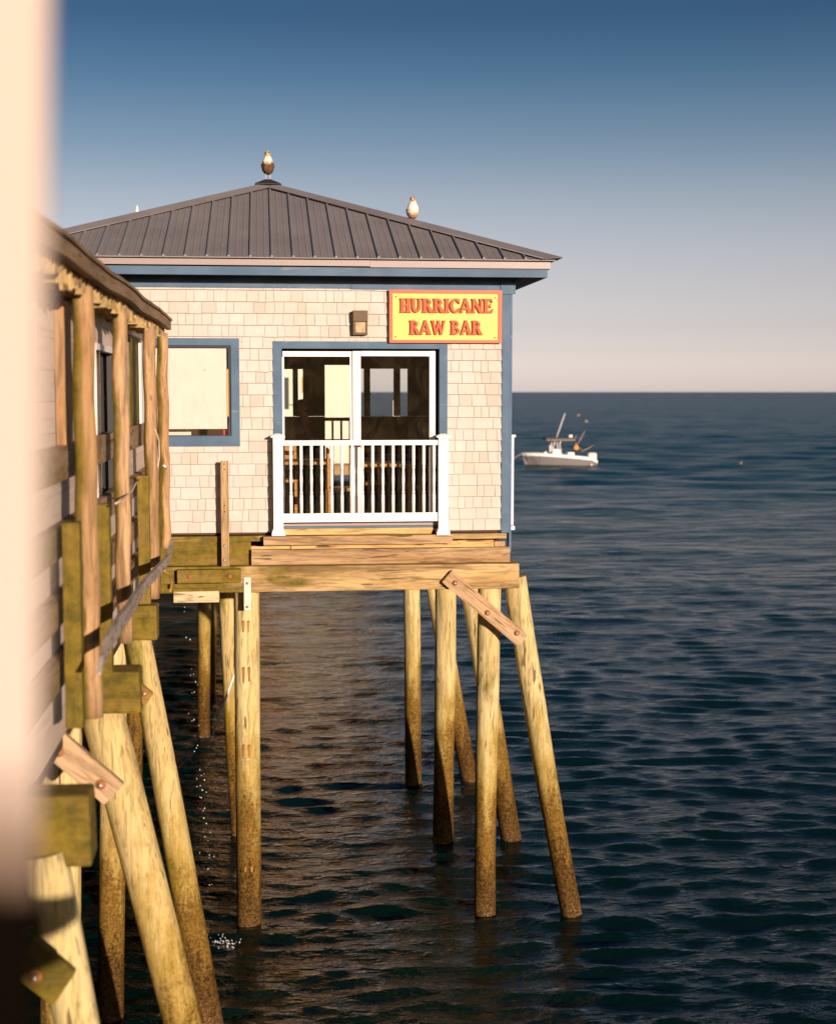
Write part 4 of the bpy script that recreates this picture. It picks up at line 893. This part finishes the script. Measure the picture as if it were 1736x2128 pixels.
# cap beams
for (x1, y0, y1, w) in ((326, 1258, 1330, .26), (291, 1395, 1482, .30), (188, 1655, 1804, .28)):
    Yp = {326: Yx(327) - .1, 291: Yx(267) - .15, 188: 7.45}[x1]; e = PY(x1, (y0 + y1) / 2, Yp)
    MB().box(-6, e.x, Yp, Yp + w, PY(x1, y1, Yp).z, PY(x1, y0, Yp).z, .022, .006).build('cap_beam', 'olive_beam', wh)
MB().box(-9, XW - .05, 2.5, 24, H - 2.3, H - 2.16).build('wharf_deck', 'under_deck', wh)
MB().box(-12, -1.2, 24.01, 58, H - 2.3, H - 2.16).build('wharf_deck', 'under_deck', wh)  # unseen deck run added to keep sky out of the dark reflections
MB().box(-12, -1.3, 57.9, 58, .3, H - 2.31).build('sky_block_wall', 'under_deck', wh)  # unseen walls added to block sky and darken water under the wharf
MB().box(-9, -8.9, 2.5, 24, .3, H - 2.31).build('sky_block_wall', 'under_deck', wh)
MB().box(-9, -2.8, 23.9, 24, .3, H - 2.31).build('sky_block_wall', 'under_deck', wh)
# broken curved plank
pl = [(356, 1128, 5), (349, 1160, 7), (330, 1183, 9), (305, 1208, 10), (283, 1240, 12), (262, 1275, 14), (240, 1306, 16), (222, 1338, 14), (210, 1372, 9), (204, 1400, 2)]
b = MB(); prev = None; XB = XP + .10
bs = None; P_all = []
for i, (x, y, hw) in enumerate(pl):
    c = PX(x, y, XB); hh_ = hw / FPX * c.y * 1.2
    q = [b.bm.verts.new(p) for p in ((c.x - .012, c.y, c.z + hh_), (c.x + .016, c.y, c.z + hh_ * .95), (c.x + .016, c.y, c.z - hh_), (c.x - .012, c.y, c.z - hh_ * .95))]
    P_all.append(c)
    if prev:
        for k in range(4): b.bm.faces.new([prev[k], prev[(k + 1) % 4], q[(k + 1) % 4], q[k]])
    else: b.bm.faces.new(q)
    prev = q
b.bm.faces.new(prev[::-1]); bp = b.build('broken_plank', 'grey_plank', None, P_all[4]); tag(bp, 'loose grey plank curving down from the bar corner past the round posts', 'plank')
b = MB()
for i in range(len(P_all) - 2):
    for f in (.25, .75):
        c = P_all[i].lerp(P_all[i + 1], f) + Vector((.0165, 0, .01 * (-1) ** i)); b.lathe(c, [(0, .003), (.008, .003), (.009, -.004)], 8, 'x')
b.build('nail_holes', 'rubber_dark', bp)
# braces of the wharf
plank('short pale plank with two rusty bolts and a mossy end, bolted between two thick piles', ((130, 1523), (257, 1631), (216, 1673), (97, 1573)), 9.35, .07, 'brace_mossy', ((122, 1562), (209, 1630)), br=.036)
plank('dark mossy plank with one bolt low at the left edge', ((70, 1950), (157, 2022), (110, 2092), (30, 2030)), 6.9, .06, 'olive_beam', ((74, 2030),), br=.034)
plank('small mossy brace end sticking out beside the middle beam', ((286, 1415), (319, 1442), (302, 1466), (276, 1452)), 10.9, .05, 'olive_beam', ((300, 1440),), br=.03)
# wharf piles
def lpile(lab, x0, y0, Y0, x1, y1, Y1, w0, w1, mat='pile_wood'):
    p, q = PY(x0, y0, Y0), PY(x1, y1, Y1); d = q - p; e = p + d * (p.z / (p.z - q.z)); r0, r1 = w0 / FPX * Y0 / 2, w1 / FPX * Y1 / 2
    k = (e - p).length / d.length; return pile(lab, p - d * .02, e, r0, r0 + (r1 - r0) * k, mat, 'timber piles under the wharf shed', lump=.05)
Y3 = Yx(327) + .05; Y2 = Yx(267) + .05
lpile('leaning pile below the rounded mossy beam end, running down beside the thick one', 284, 1325, Y3, 437, 2127, Y3 - .15, 54, 62, 'pile_green')
lpile('thick leaning pile with green streaks behind the two-bolt plank', 209, 1480, Y2, 381, 2127, Y2 - .1, 88, 78, 'pile_green')
lpile('upright pile half stained brown between the leaning pile and the left one', 236, 1335, Y3 + .1, 231, 2127, Y3 + .1, 54, 55)
lpile('broad upright pile under the left end of the two-bolt plank', 124, 1500, Y2 + .1, 124, 2127, Y2 + .1, 84, 80, 'pile_wood')
lpile('leaning pile at the bottom left corner behind the dark mossy plank', 88, 1780, 7.5, 160, 2127, 7.45, 95, 92)
lpile('shaded pile far under the wharf between leaning piles', 278, 1400, 22.3, 278, 1630, 22.3, 36, 36, 'pile_green')
lpile('shaded pile well inside under the shed deck', 20, 1500, 13, 20, 2000, 13, 60, 60, 'pile_green')
# ------------------------------------------------------------------ blurred post beside the camera
Yp = 1.12; a = PY(-300, 1000, Yp).x; zs = PY(50, 1880, Yp).z
fp = empty('near_post', (a + .1, Yp + .08, H - 1.62), 'out of focus pale post filling the left edge close to the camera', 'post')
def fpoly(lo, hi, ins, y0, th): xl, xh = lo[0], hi[0]; return [(a + ins, y0, lo[1]), (xl - ins, y0, lo[1]), (xh - ins, y0, hi[1]), (a + ins, y0, hi[1])]
q0, q1 = PY(97, 0, Yp), PY(72, 1880, Yp); sl = (q0.x - q1.x) / (q0.z - q1.z); fx = lambda z: q1.x + sl * (z - q1.z)
MB().prism(fpoly((fx(zs), zs), (fx(H + .8), H + .8), 0, Yp, 0), (0, .022, 0)).build('upper_casing', 'fore_paint_shade', fp)
MB().prism(fpoly((fx(H - 1.62), H - 1.62), (fx(zs), zs - .001), .002, Yp + .002, 0), (0, .02, 0)).build('post_foot', 'fore_shade', fp)
tag(MB().box(-3, 1.2, -4, 1.4, H - 1.75, H - 1.62).build('viewing_deck', 'under_deck', None, (0, 0, H - 1.7)), 'plank deck the photographer stands on, below the frame', 'deck')
# ------------------------------------------------------------------ far building, mast, boat
fb = empty('pier_building', (-4, 64, 3), 'sunlit cream building on a far pier, seen through the left sliding glass', 'building')
xr = Xf(733, 800, 60)
MB().box(.4, xr, 60, 72, 3.2, 8.11).build('wall', 'far_wall', fb); MB().box(-2.2, .39, 60.1, 72, 3.2, 8.1).build('reflection_wing', 'reflection_amber', fb); MB().box(-2.4, xr + .2, 59.6, 72.3, 8.12, 8.29).build('roof', 'eave_wood', fb); MB().box(-3, xr + .5, 58.5, 73, 2.8, 3.19).build('pier_deck', 'stub_wood', fb)  # amber wing is unseen, added to warm the reflections in the water
MB().box(-2.2, 5.6, 60.2, 72, 8.3, 11.4).build('reflection_storey', 'reflection_amber', fb); MB().box(-2.5, 5.8, 59.8, 72.3, 11.41, 11.65).build('reflection_storey_roof', 'eave_wood', fb)  # unseen amber storey added to turn the water reflections golden
b = MB()
for i in range(4): xx = -2.6 + i * (xr + 2.6) / 3; MB().tube([(xx, 59, -1), (xx, 59, 2.79)], .18, 10).build('pier_post', 'pile_wood', fb)
fbox(MB(), 590, 784, 600, 850, 59.97, .02, 0).build('window', 'rubber_dark', fb); fbox(MB(), 627, 783, 633, 815, 59.97, .02, 0).build('door', 'table_wood', fb)
m0 = PY(284.5, 427, 42); m1 = PY(284.5, 450, 42)
mast = MB().tube([(m0.x, 42, -1), (m0.x, 42, m1.z), (m0.x, 42, (m0.z + m1.z) / 2), (m0.x, 42, m0.z)], [.16, .060, .045, .025], 12).build('mast', 'white_paint', None, (m0.x, 42, 0)); tag(mast, 'white mast tip showing above the left slope of the roof', 'mast')
def boat():
    D = PZ(1160, 966); S = (D - CAM).dot(FW) / FPX         # metres per view px at the boat
    c = .1225 * S                                             # metres per crop px
    X0_ = Vector((D.x, D.y, 0))
    def C(u, v, w=0.): return ((u - 900) * c, w, (1062 - v) * c)
    bt = empty('fishing_boat', X0_, 'white centre console motor boat with dark canopy at anchor on the sea', 'boat')
    def bb(): return MB()
    st = [(270, 852, 985, .02, .05), (330, 850, 1010, .38, .12), (420, 848, 1035, .70, .35), (560, 850, 1060, .98, .62), (760, 862, 1075, 1.15, .85), (1000, 880, 1080, 1.2, .95), (1250, 905, 1082, 1.18, .98), (1430, 925, 1080, 1.12, .95), (1520, 975, 1078, 1.08, .92)]
    b = bb(); prev = None; W = 22 / 22
    for (u, vs_, vk, hw, hc) in st:
        xk = (u - 900) * c + (0 if u > 400 else .12 * (400 - u) / 100 * c * 60)
        zs_, zk = (1062 - vs_) * c, (1062 - vk) * c - .25
        zr_ = zs_ - 48 * c
        prof = [(-hw * .90, zs_), (-hw, zs_ - .03), (-hw * .99, zr_), (-hc * 1.0, .02 + max(zk, -.2) * .3), (0, zk), (hc, .02 + max(zk, -.2) * .3), (hw * .99, zr_), (hw, zs_ - .03), (hw * .90, zs_)]
        q = []
        for i, (y, z) in enumerate(prof): q.append(b.bm.verts.new(((u - 900) * c + (.25 * (zs_ - z) if u < 450 else 0), y, z)))
        if prev:
            for i in range(8): f = b.bm.faces.new([prev[i], prev[i + 1], q[i + 1], q[i]]); f.smooth = False; f.material_index = 0 if i in (0, 1, 6, 7) else 1
            f = b.bm.faces.new([prev[0], q[0], q[8], prev[8]]); f.material_index = 2
        else: b.bm.faces.new(q)
        prev = q
    b.bm.faces.new(prev[::-1])
    for v in b.bm.verts: v.co += X0_
    hull = b.build('hull', ['white_vinyl', 'boat_hull', 'white_paint'], bt)
    def P(u, v, w=0.): return X0_ + Vector(C(u, v, w))
    def bxx(name, mat, u0, u1, v0, v1, w0, w1, bev=.03, par=bt):
        p, q = P(u0, v1, w0), P(u1, v0, w1); return MB().box(p.x, q.x, p.y, q.y, p.z, q.z, bev).build(name, mat, par)
    con = bxx('console', 'white_vinyl', 775, 930, 790, 900, -.42, .42, .08)
    p = P(775, 790); MB().prism([P(720, 730, -.4), P(760, 720, -.4), P(800, 800, -.4), P(725, 850, -.4)], (0, .8, 0)).build('windscreen', 'boat_screen', con)
    bxx('seat', 'white_vinyl', 1040, 1150, 845, 895, -.5, .5, .05); bxx('bow_cushion', 'white_vinyl', 640, 690, 835, 862, -.3, .3, .05)
    b = MB()
    for w in (-.55, .55):
        b.tube([P(815, 650, w), P(790, 720, w), P(775, 890, w)], .035, 8); b.tube([P(910, 650, w), P(890, 720, w), P(930, 890, w)], .035, 8)
    b.build('canopy_frame', 'white_vinyl', bt)
    tp = bxx('canopy', 'rubber_dark', 640, 1165, 590, 625, -.85, .85, .05); bxx('canopy_lip', 'canopy_tan', 660, 1150, 626, 638, -.83, .83, .03, tp)
    bxx('float_ring', 'white_vinyl', 1070, 1125, 550, 612, -.2, .1, .06); MB().tube([P(845, 600, -.3), P(990, 185, -.3)], [.045, .03], 8).build('antenna', 'white_paint', bt)
    m = bxx('outboard_motor', 'motor_cream', 1400, 1550, 855, 985, -.28, .28, .16); bxx('motor_leg', 'motor_cream', 1480, 1525, 985, 1120, -.08, .08, .03, m)
    MB().tube([P(1150, 620, .3), P(1210, 590, .3)], .02, 6).build('rod_holder', 'white_paint', bt)
    bxx('exhaust_port', 'motor_cream', 1405, 1430, 1035, 1062, -1.13, -1.0, .02)
    o = MB().tube([P(275, 858), P(165, 920), P(20, 1010), P(-60, 1064)], .02, 6).build('anchor_line', 'canopy_tan', None, P(275, 858)); tag(o, 'taut anchor line running down left from the boat bow', 'rope')
    # angler
    base = P(1195, 935, -.15); hh = P(0, 690).z - base.z
    k = hh / 1.62 * 1.0; els = face((0, 0, 1.50), (.7, -.5, 0), (.5, .7, 0))
    els += [((0, 0, 1.30), (0, 0, 1.42), .06, .055, 0), ((0, 0, .95), (0, 0, 1.22), .15, .16, 1), ((-.13, 0, 1.26), (.13, 0, 1.26), .07, .07, 1)]
    for s in (-1, 1):
        els += [((s * .19, 0, 1.25), (s * .24, -.05, .98), .06, .048, 1), ((s * .24, -.05, .98), (s * .24 + .18, -.2, 1.02), .045, .032, 1), ((s * .09, 0, .9), (s * .11, -.02, .48), .095, .065, 2), ((s * .11, -.02, .48), (s * .12, 0, .08), .06, .045, 2), ((s * .12, 0, .05), (s * .12 + .05, -.14, .04), .045, .04, 2)]
        els += hand((s * .24 + .19, -.21, 1.02), (.6, -.4, .2), (0, 0, 1))
    els = [(tuple(q * k for q in a), tuple(q * k for q in b_), r0 * k, r1 * k, m) for a, b_, r0, r1, m in els]
    ang = blob('person', els, ['skin', 'jacket_orange', 'trousers_dark', 'hair_brown'], .011, base); tag(ang, 'angler in an orange jacket standing at the stern of the boat', 'person')
    for (u0, v0, u1, v1, lab) in ((1215, 700, 1335, 480, 'fishing rod pointing steeply up from the angler'), (1270, 830, 1480, 735, 'fishing rod slanting low over the stern')):
        o = MB().tube([P(u0, v0, -.3), P((u0 + u1) / 2, (v0 + v1) / 2 + 4, -.3), P(u1, v1, -.3)], [.03, .025, .012], 6).build('fishing_rod', 'canopy_tan', None, P(u0, v0, -.3)); tag(o, lab, 'fishing rod')
    for (u, v, lab) in ((1262, 250, 'upper of the two small pale floats beyond the boat'), (1393, 357, 'lower of the two small pale floats beyond the boat')):
        q = PZ(1230 * .851 + u * .1225, 980 * .851 + v * .1225); o = MB().lathe(q + Vector((0, 0, -.05)), [(.0, 0), (.25, .08), (.3, .3), (.25, .5), (.0, .6)], 12).build('buoy', 'buoy_pink', None, q); tag(o, lab, 'buoy', 'floats on the sea')
    q = PZ(1538, 967); o = MB().lathe(q + Vector((0, 0, .06)), [(.0, 0), (.10, .03), (.13, .12), (.10, .22), (.0, .26)], 12).build('buoy', 'buoy_red', None, q); tag(o, 'small reddish float alone on the water right of the boat', 'buoy', 'floats on the sea')
plain('boat_hull', (.20, .18, .17), .4); plain('boat_screen', (.45, .42, .40), .2); plain('canopy_tan', (.50, .33, .22), .7); plain('motor_cream', (.78, .62, .48), .4); plain('buoy_pink', (.36, .24, .20), .5); plain('buoy_red', (.30, .12, .07), .5)
boat()
# ------------------------------------------------------------------ dripping water
b = MB()
for i in range(46):
    y = 1200 + random.random() ** .8 * 640; x = 380 + (y - 1200) * .09 + random.gauss(0, 6); Yq = YF - .3; p = PY(x, y, Yq); r = random.uniform(.003, .007); b.lathe(p, [(0, -r * 1.3), (r, 0), (r * .6, r), (0, r * 1.6)], 6)
for i in range(70):
    p = PZ(random.gauss(465, 16), random.gauss(1958, 6), random.uniform(.0, .05)); r = random.uniform(.003, .008); b.lathe(p, [(0, -r), (r, 0), (0, r)], 5)
t = NT('drops'); t.set((.8, .85, .85), .1); o = b.build('water_drips', 'drops', None, PY(385, 1220, YF - .3)); tag(o, 'water dripping from the mossy block and splashing on the sea', 'drips', kind='stuff')
scene.cycles.max_bounces = 8; scene.cycles.caustics_reflective = False; scene.cycles.caustics_refractive = False
